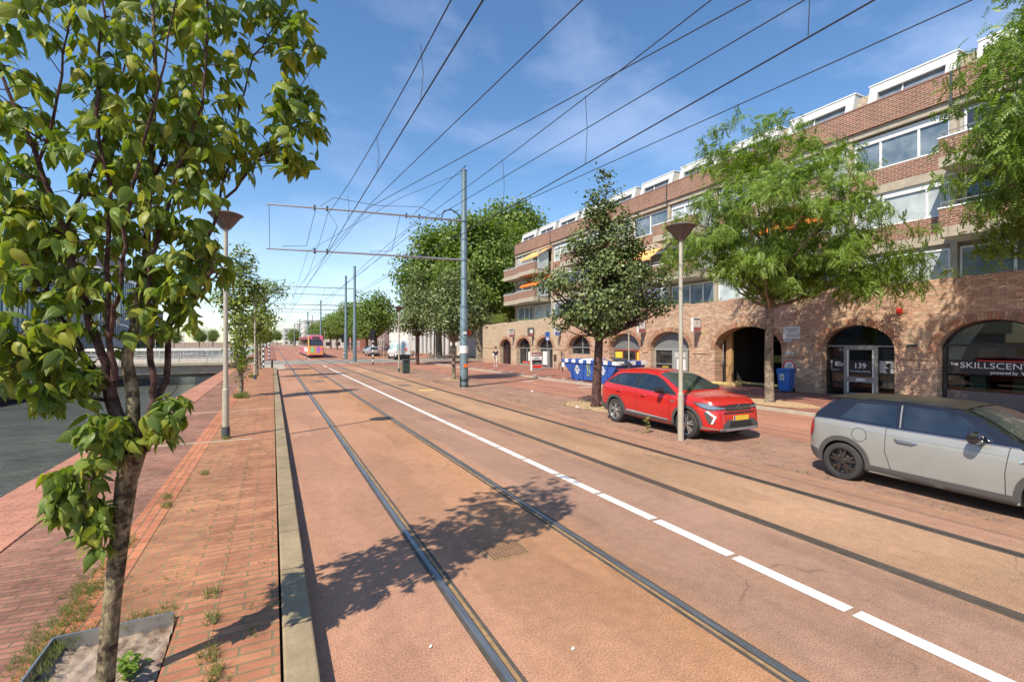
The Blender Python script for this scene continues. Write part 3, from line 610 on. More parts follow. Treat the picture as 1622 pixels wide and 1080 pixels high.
for i, (x, y, s_) in enumerate(((-29, 168, .62), (-26.5, 150, .5), (-30, 196, .6), (-25, 215, .7), (-24, 250, .75), (-34, 140, .5))):
    copy_tree(row, loc=(x, y, 0), rz=i*1.1, scale=s_, label='low green tree on the far bank of the canal, '+('right of the dark building', 'before the dark building foot', 'behind the bridge lamps', 'next toward the lamp post', 'last before the near lamp post', 'by the glass building foot')[i])

for i, (x, y, s_) in enumerate(((9.8, 262, .8), (10.5, 300, .9), (-6, 275, .8), (-7, 330, .9), (13.5, 345, 1.0), (3, 420, 1.1), (-4, 400, 1.0))):
    copy_tree(row, loc=(x, y, 0), rz=i*1.9, scale=s_, label='small distant tree near the vanishing point, '+('right of the rails', 'second right of the rails', 'left of the rails', 'second left of the rails', 'beside the pale buildings', 'straight ahead', 'just left of straight ahead')[i])
# weeds and grass
rng = np.random.default_rng(5)
def weeds(name, boxes, size, z=.15, parent=None, shape='tuft', mat='weed'):
    C = []
    for x0, x1, y0, y1, n in boxes:
        C.append(np.stack([rng.uniform(x0, x1, n), rng.uniform(y0, y1, n), np.full(n, z)], 1))
    C = np.concatenate(C); N = np.tile((0., 0, 1.), (len(C), 1)); return tag(leafcloud(name, C, N, size, M[mat], None, shape, rng), kind='stuff')
def clumps(spots, r, n): return [(x-r, x+r, y-r*1.6, y+r*1.6, n) for x, y in spots]
weeds('pavement_weeds', clumps([(rng.uniform(-1.2, -.72), rng.uniform(4.6, 16)) for i in range(34)], .03, 5)+clumps([(rng.uniform(-.66, .02), rng.uniform(2.6, 12)) for i in range(30)], .05, 7), .035)
weeds('path_edge_weeds', clumps([(-1.45+rng.normal(0, .07), rng.uniform(3.6, 6.6)) for i in range(60)], .08, 16), .055)
weeds('tall_weeds', clumps([(-.47, 4.75), (-.42, 4.35), (-.40, 3.85), (-.35, 3.6), (-1.25, 7.6), (-1.3, 8.0), (-.95, 12.3), (-1.0, 9.2)], .05, 14), .10)
weeds('dry_grass', clumps([(-.75, 4.62), (-.85, 4.62), (-.95, 4.6), (-1.3, 3.9), (-1.38, 4.3)], .07, 26), .06)
weeds('verge_grass', [(9.4, 11.1, 12.8, 15.2, 170), (8.3, 8.6, 12, 40, 110), (8.25, 8.5, -2, 12, 60), (9.4, 10.6, 27, 28.6, 60), (8.8, 11, 37, 45, 260)], .09, .005)
weeds('shoot_tuft', clumps([(-1.15, 21.4), (-1.05, 21.2), (-1.1, 33.2)], .22, 60), .22)
q = leafcloud('soil_plant', np.stack([rng.normal(-.86, .035, 70), rng.normal(4.0, .04, 70), rng.uniform(.11, .22, 70)], 1), np.tile((0., 0, 1.), (70, 1)), .05, M['leaf_locust'], None, 'oval', rng)
tag(q, 'small bushy green weed in the soil right of the near trunk', 'weed')
q = leafcloud('car_side_weed', np.stack([rng.normal(8.55, .025, 60), rng.normal(9.25, .03, 60), rng.uniform(.0, .42, 60)], 1), np.tile((0., 0, 1.), (60, 1)), .06, M['weed'], None, 'oval', rng)
tag(q, 'single tall thin weed growing at the sill of the red car', 'weed')

# ------------------------------------------------------------------ street lamps
shade_m = Mat('brown smoked lamp shade', .35, 0, .5); shade_m.color((.15, .115, .09)); shade_m.b.inputs['Alpha'].default_value = .62
def lamp():
    t = empty('street_lamp', (0, 0, 0), 0, 'slim beige street lamp with inverted cone shade beside the front wheel of the red car', 'street lamp', 'cone topped street lamps')
    q = MB(); q.tube([(0,0,0), (0,0,1.1), (0,0,1.12), (0,0,4.72)], [.072, .069, .052, .044], 16); q.build('pole', M['pole_cream'], t, smooth=True)
    q = MB(); q.tube([(0,0,0), (0,0,.22), (0,0,.26)], [.088, .085, .076], 16); q.build('base_sleeve', M['darkgrey'], t, smooth=True)
    q = MB(); q.lathe([(.07, 4.70), (.11, 4.74), (.325, 5.04), (.315, 5.05), (.10, 4.77), (.06, 4.74)], n=28); s = q.build('shade', shade_m.m, t, smooth=True)
    q = MB()
    for k in range(6):
        a = k*math.pi/3; q.tube([(.09*math.cos(a), .09*math.sin(a), 4.73), (.33*math.cos(a), .33*math.sin(a), 5.05)], .010, 6)
    q.build('ribs', M['darkgrey'], s)
    q = MB(); q.lathe([(0, 5.12), (.2, 5.11), (.30, 5.075), (.36, 5.045), (.33, 5.03), (0, 5.03)], n=28); q.build('lid', plain('brown grey lid', (.13, .11, .10), .5), t, smooth=True)
    q = MB(); q.lathe([(0, 4.98), (.05, 4.96), (.06, 4.85), (.045, 4.72), (0, 4.70)], n=14); q.build('bulb', M['white'], s, smooth=True)
    return t
l0 = lamp(); l0.location = (8.62, 8.2, 0)
for x, y, z, l in ((-.95, 12.5, .15, 'slim beige street lamp with cone shade on the quay pavement, right of the near tree'), (-.92, 31.4, .15, 'distant quay lamp post half hidden in the young trees'), (8.83, 37.1, 0, 'distant cone topped lamp beside the dark green litter bin'), (-.9, 50.5, .1, 'farthest quay lamp post behind the striped posts'), (8.7, 95, 0, 'very distant lamp post right of the tram')):
    copy_tree(l0, loc=(x, y, z), label=l)
bpy.data.objects.remove([o for o in l0.children if o.name.startswith('base_sleeve')][0])
# ------------------------------------------------------------------ masts, arms and wires
def mast(x, y, label, detail=False, H=11.15):
    t = empty('catenary_mast', (x, y, 0), 0, label, 'mast', 'blue grey overhead line masts')
    q = MB(); q.tube([(0,0,-.02), (0,0,4.1), (0,0,4.2), (0,0,7.6), (0,0,7.65), (0,0,H)], [.215, .205, .165, .16, .145, .14], 20); q.lathe([(0, H+.05), (.15, H+.03), (.16, H-.03)], n=20)
    p = q.build('pole', M['mast'], t, smooth=True)
    if detail:
        q = MB()
        for z, r in ((2.95, .213), (4.15, .215), (5.6, .172), (6.54, .18), (7.62, .17), (8.55, .175)): q.lathe([(r-.04, -.05), (r+.012, -.045), (r+.012, .045), (r-.04, .05)], (0, 0, z), n=20)
        q.build('clamp_bands', M['mast'], p)
        q = MB(); q.lathe([(.212, 1.75), (.222, 1.75), (.222, 2.12), (.212, 2.12)], n=20); q.build('white_notice', M['white'], p)
        q = MB(); q.box(-.10, .10, -.235, -.205, 1.02, 1.2); q.build('yellow_label', M['orange'], p)
        q = MB(); q.box(-.12, .05, -.235, -.205, 2.72, 2.85); q.build('white_label', M['white'], p); q = MB(); q.box(.2, .34, -.07, .07, 2.66, 2.92); q.build('red_box', M['red'], p)
        q = MB(); 
        for z in (.10, .35, .42): q.tube([(.24*math.cos(a), .24*math.sin(a), z) for a in [k*.4 for k in range(17)]], .018, 6)
        q.tube([(-.23,-.1,.0), (-.25,-.12,.6)], .02, 6); q.tube([(.1,-.24,.0), (.12,-.26,.5)], .02, 6); q.build('chain_lock', M['dark'], p)
        q = MB(); q.tube([(-1.15, .15, 8.62), (-1.05, .12, 8.95), (-.7, .08, 9.08), (-.4, .03, 8.95), (-.15, 0, 8.6)], .035, 6); q.build('cable_loop', M['dark'], p)
    for z in (8.55, 6.54):
        ex, ey = -9.05, 1.2; q = MB(); q.tube([(-.1, .01, z), (ex*.55, ey*.55, z+.02), (ex, ey, z)], [.055, .045, .035], 8); a = q.build('arm', M['steel'], t, smooth=True)
        if detail:
            q = MB()
            for k in (.25, .32, .72, .78): q.tube([(ex*k, ey*k, z-.1), (ex*k, ey*k, z+.14)], .05, 8)
            q.build('insulators', M['darkgrey'], a)
    q = MB(); q.tube([(-8.95, 1.19, 8.55), (-8.92, 1.18, 6.54)], .012, 5); q.build('hanger', M['wire'], t)
    for k, w in ((.72, .9), (.30, 1.5)): q = MB(); q.tube([(-9.05*k, 1.2*k, 8.5), (-9.05*k+.35, 1.2*k-w, 7.6), (-9.05*k, 1.2*k, 6.6)], .012, 5); q.tube([(-9.05*k-.5, 1.2*k, 8.5), (-9.05*k-.9, 1.2*k, 6.75), (-9.05*k-1.9, 1.2*k+.3, 6.7)], .012, 5); q.build('hanger', M['wire'], t)
    return t
mast(8.8, 22.9, 'tall blue grey mast with stickers and two long arms, the nearest of all', True)
m2 = mast(8.57, 57.8, 'right one of the pair of distant masts, in front of the silver car')
for y, x, l in ((66.7, 8.75, 'left one of the pair of distant masts, with a small white box'), (108, 9.1, 'slender far mast rising above the tram roof'), (150, 9.1, 'thin far mast left of the tram, beyond it'), (195, 9.1, 'second last faint mast down the street'), (245, 9.1, 'last and faintest mast down the street')): copy_tree(m2, loc=(x, y, 0), label=l)
WG = 'overhead wires'
def wire(pts, label, r=.011, name='overhead_wire', cat='wire'):
    q = MB(); q.tube(pts, r, 5); return tag(q.build(name, M['wire']), label, cat, WG)
def sagged(x, ys, zt, sag):
    out = []
    for a, b in zip(ys, ys[1:]):
        n = 10
        for i in range(n): u = i/n; out.append((x, a+(b-a)*u, zt-sag*4*u*(1-u)))
    return out+[(x, ys[-1], zt)]
AY = [-14, 24, 59, 109, 151, 196, 246]
wire([(2.33, -20, 6.56), (2.33, 24, 6.56), (2.33, 300, 6.56)], 'straight contact wire over the nearer track, second line from the left', .013)
wire(sagged(2.33, AY, 8.4, 1.1), 'sagging carrier wire over the nearer track, leftmost line in the sky')
wire([(6.45, -20, 6.42), (6.45, 300, 6.5)], 'straight contact wire over the farther track, with a hanger clamp near the top', .013)
wire(sagged(6.45, AY, 8.3, .35), 'carrier wire over the farther track, the thinner one crossing down to the mast top')
wire([(5.7, -1, 8.75), (5.13, 7.15, 8.65), (3.97, 22.1, 8.6), (2.6, 58, 8.6), (2.6, 300, 8.6)], 'feeder wire slanting left toward the upper arm, third line from the left', .0135)
wire([(10.0, -4, 8.7), (7.84, 5.78, 8.6), (4.0, 22.9, 8.6), (3.2, 58, 8.5), (3.2, 300, 8.5)], 'feeder wire slanting strongly left, fourth line from the left', .0135)
wire([(10.2, -7, 8.9), (9.0, 5.5, 8.8), (7.24, 24.2, 8.6), (6.9, 58, 8.5), (6.9, 300, 8.5)], 'feeder wire passing just above the tall mast', .0135)
wire([(12.5, -6, 8.7), (11.47, 3.95, 8.6), (9.69, 22.1, 8.6), (9.2, 58, 8.5), (9.2, 300, 8.5)], 'rightmost overhead wire, passing in front of the apartment roof', .0135)
def dropper(x, y, z0, z1, label): wire([(x, y, z0), (x+.05, y, (z0+z1)/2), (x, y, z1)], label, .007, 'dropper_wire', 'wire')
for y, zt, l in ((8.2, 7.58, 'thin dropper nearest overhead'), (12.1, 7.42, 'thin dropper second from overhead'), (17.3, 7.4, 'thin dropper just before the upper arm')): dropper(2.33, y, zt, 6.56, l+', hanging over the nearer track')
for y, l in ((3.9, 'topmost dropper at the edge of the sky over the farther track'), (9.0, 'dropper over the farther track at mid sky'), (13.4, 'dropper right of the tall mast top')): dropper(6.45, y, 8.0, 6.45, l)
wire([(8.6, 22.9, 10.95), (6.2, 26, 10.2), (2.33, 38, 9.0), (2.33, 59, 8.4)], 'thin stay wire running left from the clamp near the mast top', .012)
wire([(8.6, 22.9, 10.95), (7.4, 19, 9.9), (6.2, 24, 8.6)], 'thin stay wire dropping from the mast top to the upper arm', .012)
wire([(2.0, 23.9, 8.7), (2.6, 24, 9.2), (4.6, 23.7, 9.0), (6.6, 23.3, 9.1), (7.4, 22.9, 8.7), (8.0, 22.6, 7.8)], 'looping slack cable above the upper arm', .012)
wire([(6.45, 23.2, 8.4), (5.4, 32, 7.4), (5.4, 59, 6.6), (5.4, 90, 6.5)], 'thin pull off wire left of the mast below the upper arm', .012)
# posts and small street furniture
def striped(x, y, H, label, light=False):
    t = empty('traffic_light' if light else 'striped_post', (x, y, 0), 0, label, 'traffic light' if light else 'post', None if light else 'black and white striped posts')
    a = MB(); n = 10
    for i in range(n): a.lathe([(.07, H*i/n), (.07, H*(i+1)/n)], n=12, m=i % 2)
    a.lathe([(.07, H), (0, H+.02)], n=12, m=0); a.build('banded_pole', [M['dark'], M['white']], t, smooth=True)
    if light:
        q = MB(); q.box(-.16, .16, -.12, .12, H, H+.95); q.box(-.34, .34, -.02, .0, H-.05, H+1.05); h = q.build('signal_head', M['dark'], t, bevel=.02)
        for k in range(3): q = MB(); q.lathe([(0, -.15), (.09, -.13), (.10, -.11)], (0, 0, 0), n=12); v = q.v; q.v = [(p[0], p[2], p[1]+H+.18+.3*k) for p in v]; q.build('lens', M['glass'], h)
    return t
striped(9.3, 50.4, 2.55, 'black traffic light on a black and white striped pole left of the small lamp', True)
for x, y, l in ((-.73, 47.9, 'striped post nearest the kerb end on the left'), (-1.35, 50.5, 'striped post left of the other one, between the quay trees'), (-.4, 66.5, 'farthest striped post left of the tram road')): striped(x, y, 2.3, l)
striped(8.75, 68.5, 2.3, 'black traffic light beside the distant mast pair', True)
def bollard(x, y, l):
    q = MB(); q.tube([(0,0,0), (0,0,.75), (0,0,.82)], [.09, .08, .03], 10); o = q.build('bollard', M['dark'], smooth=True); o.location = (x, y, .0); tag(o, l, 'bollard', 'black bollards')
bollard(-.05, 46.5, 'short black bollard at the far end of the kerb'); 
t = empty('litter_bin', (8.85, 35.0, 0), 0, 'dark green box shaped litter bin beside the distant lamp', 'litter bin')
q = MB(); q.box(-.25, .25, -.2, .2, .06, .85); q.build('body', plain('dark green enamel', (.03, .06, .05), .4), t, bevel=.03)
q = MB(); q.box(-.27, .27, -.22, .22, .85, 1.05); q.build('lid', M['darkgrey'], t, bevel=.04); q = MB(); q.box(-.14, .14, -.226, -.215, .88, .98); q.build('slot', M['dark'], t); q = MB(); q.box(-.2, .2, -.15, .15, 0, .06); q.build('foot', M['dark'], t)
def signpost(x, y, H, label, panel=None, pc=None, cat='sign'):
    t = empty('sign_post', (x, y, .085), 0, label, cat)
    q = MB(); q.cyl(0, 0, 0, H, .035, n=10); q.build('post', M['steel'] if panel else M['pole_cream'], t)
    if panel: q = MB(); w, z0, z1 = panel; q.box(-w, w, -.05, -.035, z0, z1); q.build('panel', pc, t, bevel=.004)
    return t
pk = signpost(19.1, 31.7, 3.05, 'thin pole with a blue and white parking sign before the third arch from the left', (.2, 2.35, 3.02), flat('sign blue', (.04, .14, .5), .4), 'parking sign')
q = MB(); q.box(-.12, .12, -.056, -.052, 2.38, 2.6); q.build('white_plate', M['white'], pk)
signpost(16.5, 19.2, 2.85, 'bare pale post between the skip and the red car roof', cat='post')
signpost(20.6, 33.0, 1.25, 'short post with a dark box left of the skip', (.14, .65, 1.2), plain('dark brown box', (.10, .06, .05), .6), 'post box')
for x, y, h, l in ((9.6, 46.5, 3.0, 'thin grey pole with red round plate at the mast foot'), (10.6, 44.5, 2.9, 'thin wooden pole between silver car and striped traffic light'), (17.5, 55, 3.1, 'thin pole right of the white van'), (19.2, 50.5, 3.0, 'thin pole in front of the beige building')): signpost(x, y, h, l, cat='post')

# person
def person(loc, rz, label):
    def skin(name, V, E, rad, mat, parent, root=0):
        me = bpy.data.meshes.new(name); me.from_pydata(V, E, []); me.materials.append(mat); o = link_mesh(name, me, parent)
        md = o.modifiers.new('skin', 'SKIN'); me.skin_vertices or me.attributes; 
        if not me.skin_vertices:
            bm = bmesh.new(); bm.from_mesh(me); bm.verts.layers.skin.verify(); bm.to_mesh(me); bm.free()
        for i, r in enumerate(rad):
            r = r if isinstance(r, tuple) else (r, r); me.skin_vertices[0].data[i].radius = r
        me.skin_vertices[0].data[root].use_root = True
        sb = o.modifiers.new('sub', 'SUBSURF'); sb.levels = 2; sb.render_levels = 2; return o
    V = [(0,0,.95),(0,0,1.12),(0,.01,1.30),(0,.01,1.44),(0,.015,1.53),(0,.02,1.60),(0,.02,1.70),(0,.01,1.76), (-.17,0,1.40),(-.22,.02,1.13),(-.16,.20,1.02),(-.10,.27,1.04), (.17,0,1.40),(.22,.02,1.13),(.17,.20,1.03),(.11,.27,1.06), (-.09,0,.90),(-.11,.12,.50),(-.11,-.02,.09),(-.11,.12,.04), (.09,0,.90),(.11,-.02,.50),(.11,-.16,.12),(.11,-.02,.04)]
    E = [(0,1),(1,2),(2,3),(3,4),(4,5),(5,6),(6,7),(3,8),(8,9),(9,10),(10,11),(3,12),(12,13),(13,14),(14,15),(0,16),(16,17),(17,18),(18,19),(0,20),(20,21),(21,22),(22,23)]
    Rr = [(.13,.10),(.125,.095),(.15,.10),(.13,.08),.05,(.065,.08),(.075,.095),(.05,.06),.055,.042,.033,.035,.055,.042,.033,.035,.09,.062,.045,.04,.09,.062,.045,.04]
    t = empty('person', loc, rz, label, 'person'); skinm = plain('skin', (.45, .27, .19), .6)
    b = skin('body', V, E, Rr, skinm, t)
    skin('shirt', [V[i] for i in (0,1,2,3,8,9,12,13)], [(0,1),(1,2),(2,3),(3,4),(4,5),(3,6),(6,7)], [(.15,.12),(.145,.115),(.17,.12),(.145,.095),.07,.058,.07,.058], plain('dark shirt', (.03, .035, .05), .8), b)
    skin('trousers', [(0,0,.98)]+[V[i] for i in (16,17,18,20,21,22)], [(0,1),(1,2),(2,3),(0,4),(4,5),(5,6)], [(.145,.12),.105,.08,.062,.105,.08,.062], plain('beige trousers', (.60, .52, .45), .8), b)
    q = MB()
    for x, y in ((-.11, .02), (.11, -.12)): q.box(x-.05, x+.05, y-.1, y+.18, .0, .09)
    q.build('shoes', M['white'], b, bevel=.03); q = MB(); q.lathe([(0, 1.86), (.06, 1.84), (.098, 1.78), (.10, 1.70), (.085, 1.66)], (0, .0, 0), n=14); q.build('hair', M['dark'], b, smooth=True)
    q = MB(); q.box(.14, .24, .24, .34, .95, 1.2); tag(q.build('white_bag', M['white']), 'small white bag held by the walking person', 'bag').parent = None
    bpy.data.objects['white_bag'].matrix_world = Matrix.Translation(loc) @ Matrix.Rotation(rz, 4, 'Z')
person((18.1, 39.1, .085), R(150), 'person in a dark shirt and pale trousers walking by the old wall')

# bicycles
def bicycle():
    t = empty('bicycle', (0, 0, 0), 0, 'x', 'bicycle', 'bicycles parked under the trees beyond the wall')
    for y in (-.52, .52):
        q = MB(); q.tube([(0, y+.33*math.cos(a), .34+.33*math.sin(a)) for a in [k*2*math.pi/20 for k in range(21)]], .02, 6); w = q.build('wheel', M['rubber'], t)
        q = MB()
        for k in range(8): a = k*math.pi/8; q.tube([(0, y-.31*math.cos(a), .34-.31*math.sin(a)), (0, y+.31*math.cos(a), .34+.31*math.sin(a))], .004, 4)
        q.build('spokes', M['steel'], w)
    q = MB()
    for a, b in (((0,-.52,.34),(0,-.1,.30)), ((0,-.52,.34),(0,-.22,.80)), ((0,-.1,.30),(0,-.24,.86)), ((0,-.1,.30),(0,.36,.78)), ((0,-.22,.80),(0,.33,.86)), ((0,.52,.34),(0,.33,1.0))): q.tube([a, b], .018, 6)
    q.build('frame', M['darkgrey'], t); q = MB(); q.tube([(-.28,.2,1.04), (-.1,.36,1.04), (.1,.36,1.04), (.28,.2,1.04)], .016, 6); q.build('handlebar', M['steel'], t)
    q = MB(); q.box(-.09, .09, -.38, -.12, .9, .96); q.build('saddle', M['dark'], t, bevel=.02); return t
b0 = bicycle(); random.seed(9)
spots = [(19.0, 58.5), (19.8, 59.6), (20.6, 58.2), (22.2, 58.0), (23.0, 59.2), (19.4, 63.5), (20.2, 64.4), (21.0, 65.4), (18.6, 70), (19.2, 72), (19.6, 74)]
bl = ['leftmost of the near cluster', 'second in the near cluster', 'third in the near cluster', 'beside the thick right trunk', 'closest to the wall end', 'first behind the left trunk', 'second behind the left trunk', 'third behind the left trunk', 'nearest the colonnade steps', 'middle one by the colonnade', 'farthest one by the colonnade']
for i, ((x, y), l) in enumerate(zip(spots, bl)):
    l = 'dark parked bicycle, '+l
    if i == 0: b0.location = (x, y, 0); b0.rotation_euler.z = .6; b0['label'] = l
    else: copy_tree(b0, loc=(x, y, 0), rz=random.uniform(.2, 2.4), label=l)

# ================================================================== VEHICLES
def interp(tab, x):
    if x <= tab[0][0]: return tab[0][1]
    for (a, va), (b, vb) in zip(tab, tab[1:]):
        if x <= b:
            u = (x-a)/(b-a); return va+(vb-va)*u
    return tab[-1][1]
def smooth_tab(tab, n=3):
    xs = np.linspace(tab[0][0], tab[-1][0], 241); ys = np.array([interp(tab, x) for x in xs])
    for _ in range(n):
        y2 = ys.copy(); y2[1:-1] = (ys[:-2]+2*ys[1:-1]+ys[2:])/4; ys = y2
    return list(zip(xs, ys))
def body_mesh(L, top, belt, wid, bot, lean=.23, lean_ref=.45, crown=.035, sm=6):
    top = smooth_tab(top, sm); wid = smooth_tab(wid, 8); n = int(L/.05); vs = []; fs = []; K = 12
    ys = [L*(.5-.5*math.cos(math.pi*i/n)) for i in range(n+1)]; rings = []
    for y in ys:
        zt = interp(top, y); zb = interp(bot, y); hb = interp(belt, y); w = interp(wid, y); zs = min(hb, zt-.07); zs = max(zs, zb+.12); hh = zs-zb; tz = max(zt-zs, .02); ln = lean*(tz/lean_ref)**.9
        P = [(0, zb), (w*.82, zb), (w*.965, zb+.04), (w*.985, zb+.32*hh), (w, zb+.55*hh), (w*.995, zb+.78*hh), (w*.975, zb+.93*hh), (w*.945, zs),
             (w*.945-ln*.45, zs+tz*.5), (w*.945-ln*.86, zs+tz*.86), (w*.945-ln-.07, zs+tz*.985), ((w*.945-ln)*.5, zt+crown*.7), (0, zt+crown)]
        rings.append([(x, y, z) for x, z in P]+[(-x, y, z) for x, z in reversed(P[1:-1])])
    k = len(rings[0]); q = MB()
    for r in rings: vs += r
    for i in range(len(rings)-1):
        for j in range(k): fs.append((i*k+j, i*k+(j+1) % k, (i+1)*k+(j+1) % k, (i+1)*k+j))
    fs += [tuple(range(k)), tuple(range((len(rings)-1)*k, len(rings)*k))[::-1]]
    q.add(vs, fs); return q
class Car:
    def __init__(s, name, loc, rz, label, group, L, top, belt, wid, bot, paint, wheels, wr, ww=.21, arch=1.13, cat='car', roofm=None, **kw):
        s.t = empty(name, loc, rz, label, cat, group); s.L = L; q = body_mesh(L, top, belt, wid, bot, **kw)
        bmx = bmesh.new(); vs = [bmx.verts.new(p) for p in q.v]
        for f in q.f: bmx.faces.new([vs[i] for i in f])
        bmesh.ops.recalc_face_normals(bmx, faces=bmx.faces); s.bvh = BVHTree.FromBMesh(bmx); bmx.free()
        body = q.build('body', paint, None, smooth=True, ang=R(28)); tmp = []
        W_ = max(w for _, w in wid)
        for wy in wheels:
            for sg in (-1, 1):
                c = MB(); c.lathe([(0, sg*(W_-.30)), (wr*arch, sg*(W_-.30)), (wr*arch, sg*(W_+.2)), (0, sg*(W_+.2))], (0, wy, wr*1.02), 'x', 40)
                o = c.build('cut', paint); tmp.append(o); b = body.modifiers.new('b', 'BOOLEAN'); b.operation = 'DIFFERENCE'; b.solver = 'EXACT'; b.object = o
        dg = bpy.context.evaluated_depsgraph_get(); me = bpy.data.meshes.new_from_object(body.evaluated_get(dg)); nb = link_mesh('body', me, s.t)
        bpy.data.objects.remove(body); 
        for o in tmp: bpy.data.objects.remove(o)
        nb.name = 'body'; me.materials.clear(); me.materials.append(paint); me.materials.append(M['dark']); s.body = nb
        if roofm: me.materials.append(roofm)
        for p in me.polygons:
            c = p.center; near = min(abs(c.y-wy) for wy in wheels) < wr*arch*1.02 and c.z < wr*2.3
            top_ = roofm and c.z > interp(belt, c.y)+.005 and .05 < c.y < 2.86
            p.material_index = 1 if (near and any(abs(math.hypot(c.y-wy, c.z-wr*1.02)) < wr*arch+.004 for wy in wheels)) else (2 if top_ else 0)
        s.wheels = wheels; s.wr = wr; s.W = W_; s.ww = ww
    def ray(s, mode, a, b, sg=1):
        if mode == 'side': o, d = Vector((sg*3, a, b)), Vector((-sg, 0, 0))
        elif mode == 'front': o, d = Vector((a, s.L+3, b)), Vector((0, -1, 0))
        elif mode == 'rear': o, d = Vector((a, -3, b)), Vector((0, 1, 0))
        else: o, d = Vector((a, b, 4)), Vector((0, 0, -1))
        h = s.bvh.ray_cast(o, d); return (h[0], h[1]) if h[0] is not None else (None, None)
    def patch(s, name, mode, outline, mat, off=.006, sg=1, res=.05, parent=None, holes=(), q=None):
        pts = []; loops = [outline]+list(holes); edges = []; faces = []
        for lp in loops:
            st = len(pts); m_ = []
            for (a, b), (c, d) in zip(lp, lp[1:]+lp[:1]):
                n = max(1, int(math.hypot(c-a, d-b)/res))
                for i in range(n): m_.append((a+(c-a)*i/n, b+(d-b)*i/n))
            pts += m_; edges += [(st+i, st+(i+1) % len(m_)) for i in range(len(m_))]
            if not faces: faces.append(list(range(st, len(pts))))
        def inside(x, y, lp):
            r = False
            for (a, b), (c, d) in zip(lp, lp[1:]+lp[:1]):
                if (b > y) != (d > y) and x < (c-a)*(y-b)/(d-b)+a: r = not r
            return r
        xs = [p[0] for p in outline]; ys = [p[1] for p in outline]; x = min(xs)+res/2
        while x < max(xs):
            y = min(ys)+res/2
            while y < max(ys):
                if inside(x, y, outline) and not any(inside(x, y, h) for h in holes): pts.append((x, y))
                y += res
            x += res
        r = delaunay_2d_cdt([Vector(p) for p in pts], edges, [], 0, 1e-5); V, T = r[0], r[2]; out = []; ok = []
        for v in V:
            h, n = s.ray(mode, v.x, v.y, sg)
            if h is None: out.append((0, 0, 0)); ok.append(False); continue
            out.append(tuple(h+n*off)); ok.append(True)
        fs = []
        for t in T:
            cx = sum(V[i].x for i in t)/3; cy = sum(V[i].y for i in t)/3
            if all(ok[i] for i in t) and inside(cx, cy, outline) and not any(inside(cx, cy, h) for h in holes): fs.append(tuple(t))
        if q is not None: q.add(out, fs); return q
        q = MB(); q.add(out, fs); o = q.build(name, mat, parent or s.body, smooth=True, ang=R(60)); return o
    def both(s, name, outline, mat, **k):
        for sg in (1, -1): s.patch(name, 'side', outline, mat, sg=sg, **k)
    def line(s, name, pts, mat, r=.005, mode='side', sides=(1, -1), off=.001, n=14):
        for sg in sides:
            P = []
            for (a, b), (c, d) in zip(pts, pts[1:]):
                for i in range(n+1):
                    h, nn = s.ray(mode, a+(c-a)*i/n, b+(d-b)*i/n, sg)
                    if h is not None: P.append(h+nn*off)
            if len(P) > 1: q = MB(); q.tube(P, r, 5); q.build(name, mat, s.body)
    def add_wheels(s, rim_m, spokes=5, twin=True, kind='five'):
        rr = s.wr*.70
        for wy in s.wheels:
            for sg in (1, -1):
                x = sg*(s.W-.005); q = MB(); w = s.ww; R_ = s.wr
                prof = [(rr, -w), (R_*.93, -w), (R_*.985, -w+.02), (R_, -w*.7), (R_, -w*.25), (R_*.985, -.018), (R_*.94, -.002), (rr*1.06, .004), (rr, -.006)]
                q.lathe([(r, sg*h) for r, h in prof], (x, wy, s.wr), 'x', 48, close=True); ty = q.build('tyre', M['rubber'], s.t, smooth=True); ty.name = 'tyre'
                q = MB(); q.lathe([(rr*1.0, sg*-.004), (rr*1.005, sg*.0), (rr*.955, sg*-.004), (rr*.93, sg*-.03), (rr*.93, sg*-w*.8)], (x, wy, s.wr), 'x', 48)
                c = Vector((x-sg*.03, wy, s.wr))
                q.lathe([(0, sg*.012), (.045, sg*.010), (.06, sg*-.01), (.06, sg*-.05)], (x-sg*.03, wy, s.wr), 'x', 20)
                for k in range(spokes):
                    a0 = 2*math.pi*k/spokes+.3
                    for da in ((-.17, .17) if twin else (0,)):
                        ai, ao = a0+da*.45, a0+da*1.15; wd = .017 if twin else .034
                        p0 = Vector((0, math.cos(ai), math.sin(ai)))*.05; p1 = Vector((0, math.cos(ao), math.sin(ao)))*rr*.96; t_ = (p1-p0).normalized(); nrm = Vector((0, -t_.z, t_.y)); 
                        for z0 in (1,):
                            vs = []
                            for p, wq, h in ((p0, wd*1.0, .012), (p1, wd*1.25, .0)):
                                for e in (-1, 1):
                                    vs += [c+p+nrm*wq*e+Vector((sg*h, 0, 0)), c+p+nrm*wq*e*1.25+Vector((sg*(h-.035), 0, 0))]
                            q.add(vs, [(0,2,6,4), (0,4,5,1), (2,3,7,6), (4,6,7,5), (0,1,3,2)])
                wh = q.build('rim', rim_m, ty, smooth=True, ang=R(25)); q = MB(); q.lathe([(0, sg*-w*.45), (rr*.93, sg*-w*.45)], (x, wy, s.wr), 'x', 32); q.lathe([(0, sg*-w*.3), (rr*.6, sg*-w*.3), (rr*.6, sg*-w*.42)], (x, wy, s.wr), 'x', 32); q.build('brake_disc', M['darkgrey'], ty)
                # inner arch lining
        q = MB(); q.box(-s.W+.30, s.W-.30, .35, s.L-.35, .17, .4); q.build('underbody', M['dark'], s.t)
def arc(cy, cz, r, a0, a1, n=22): return [(cy+r*math.cos(math.radians(a0+(a1-a0)*i/n)), cz+r*math.sin(math.radians(a0+(a1-a0)*i/n))) for i in range(n+1)]
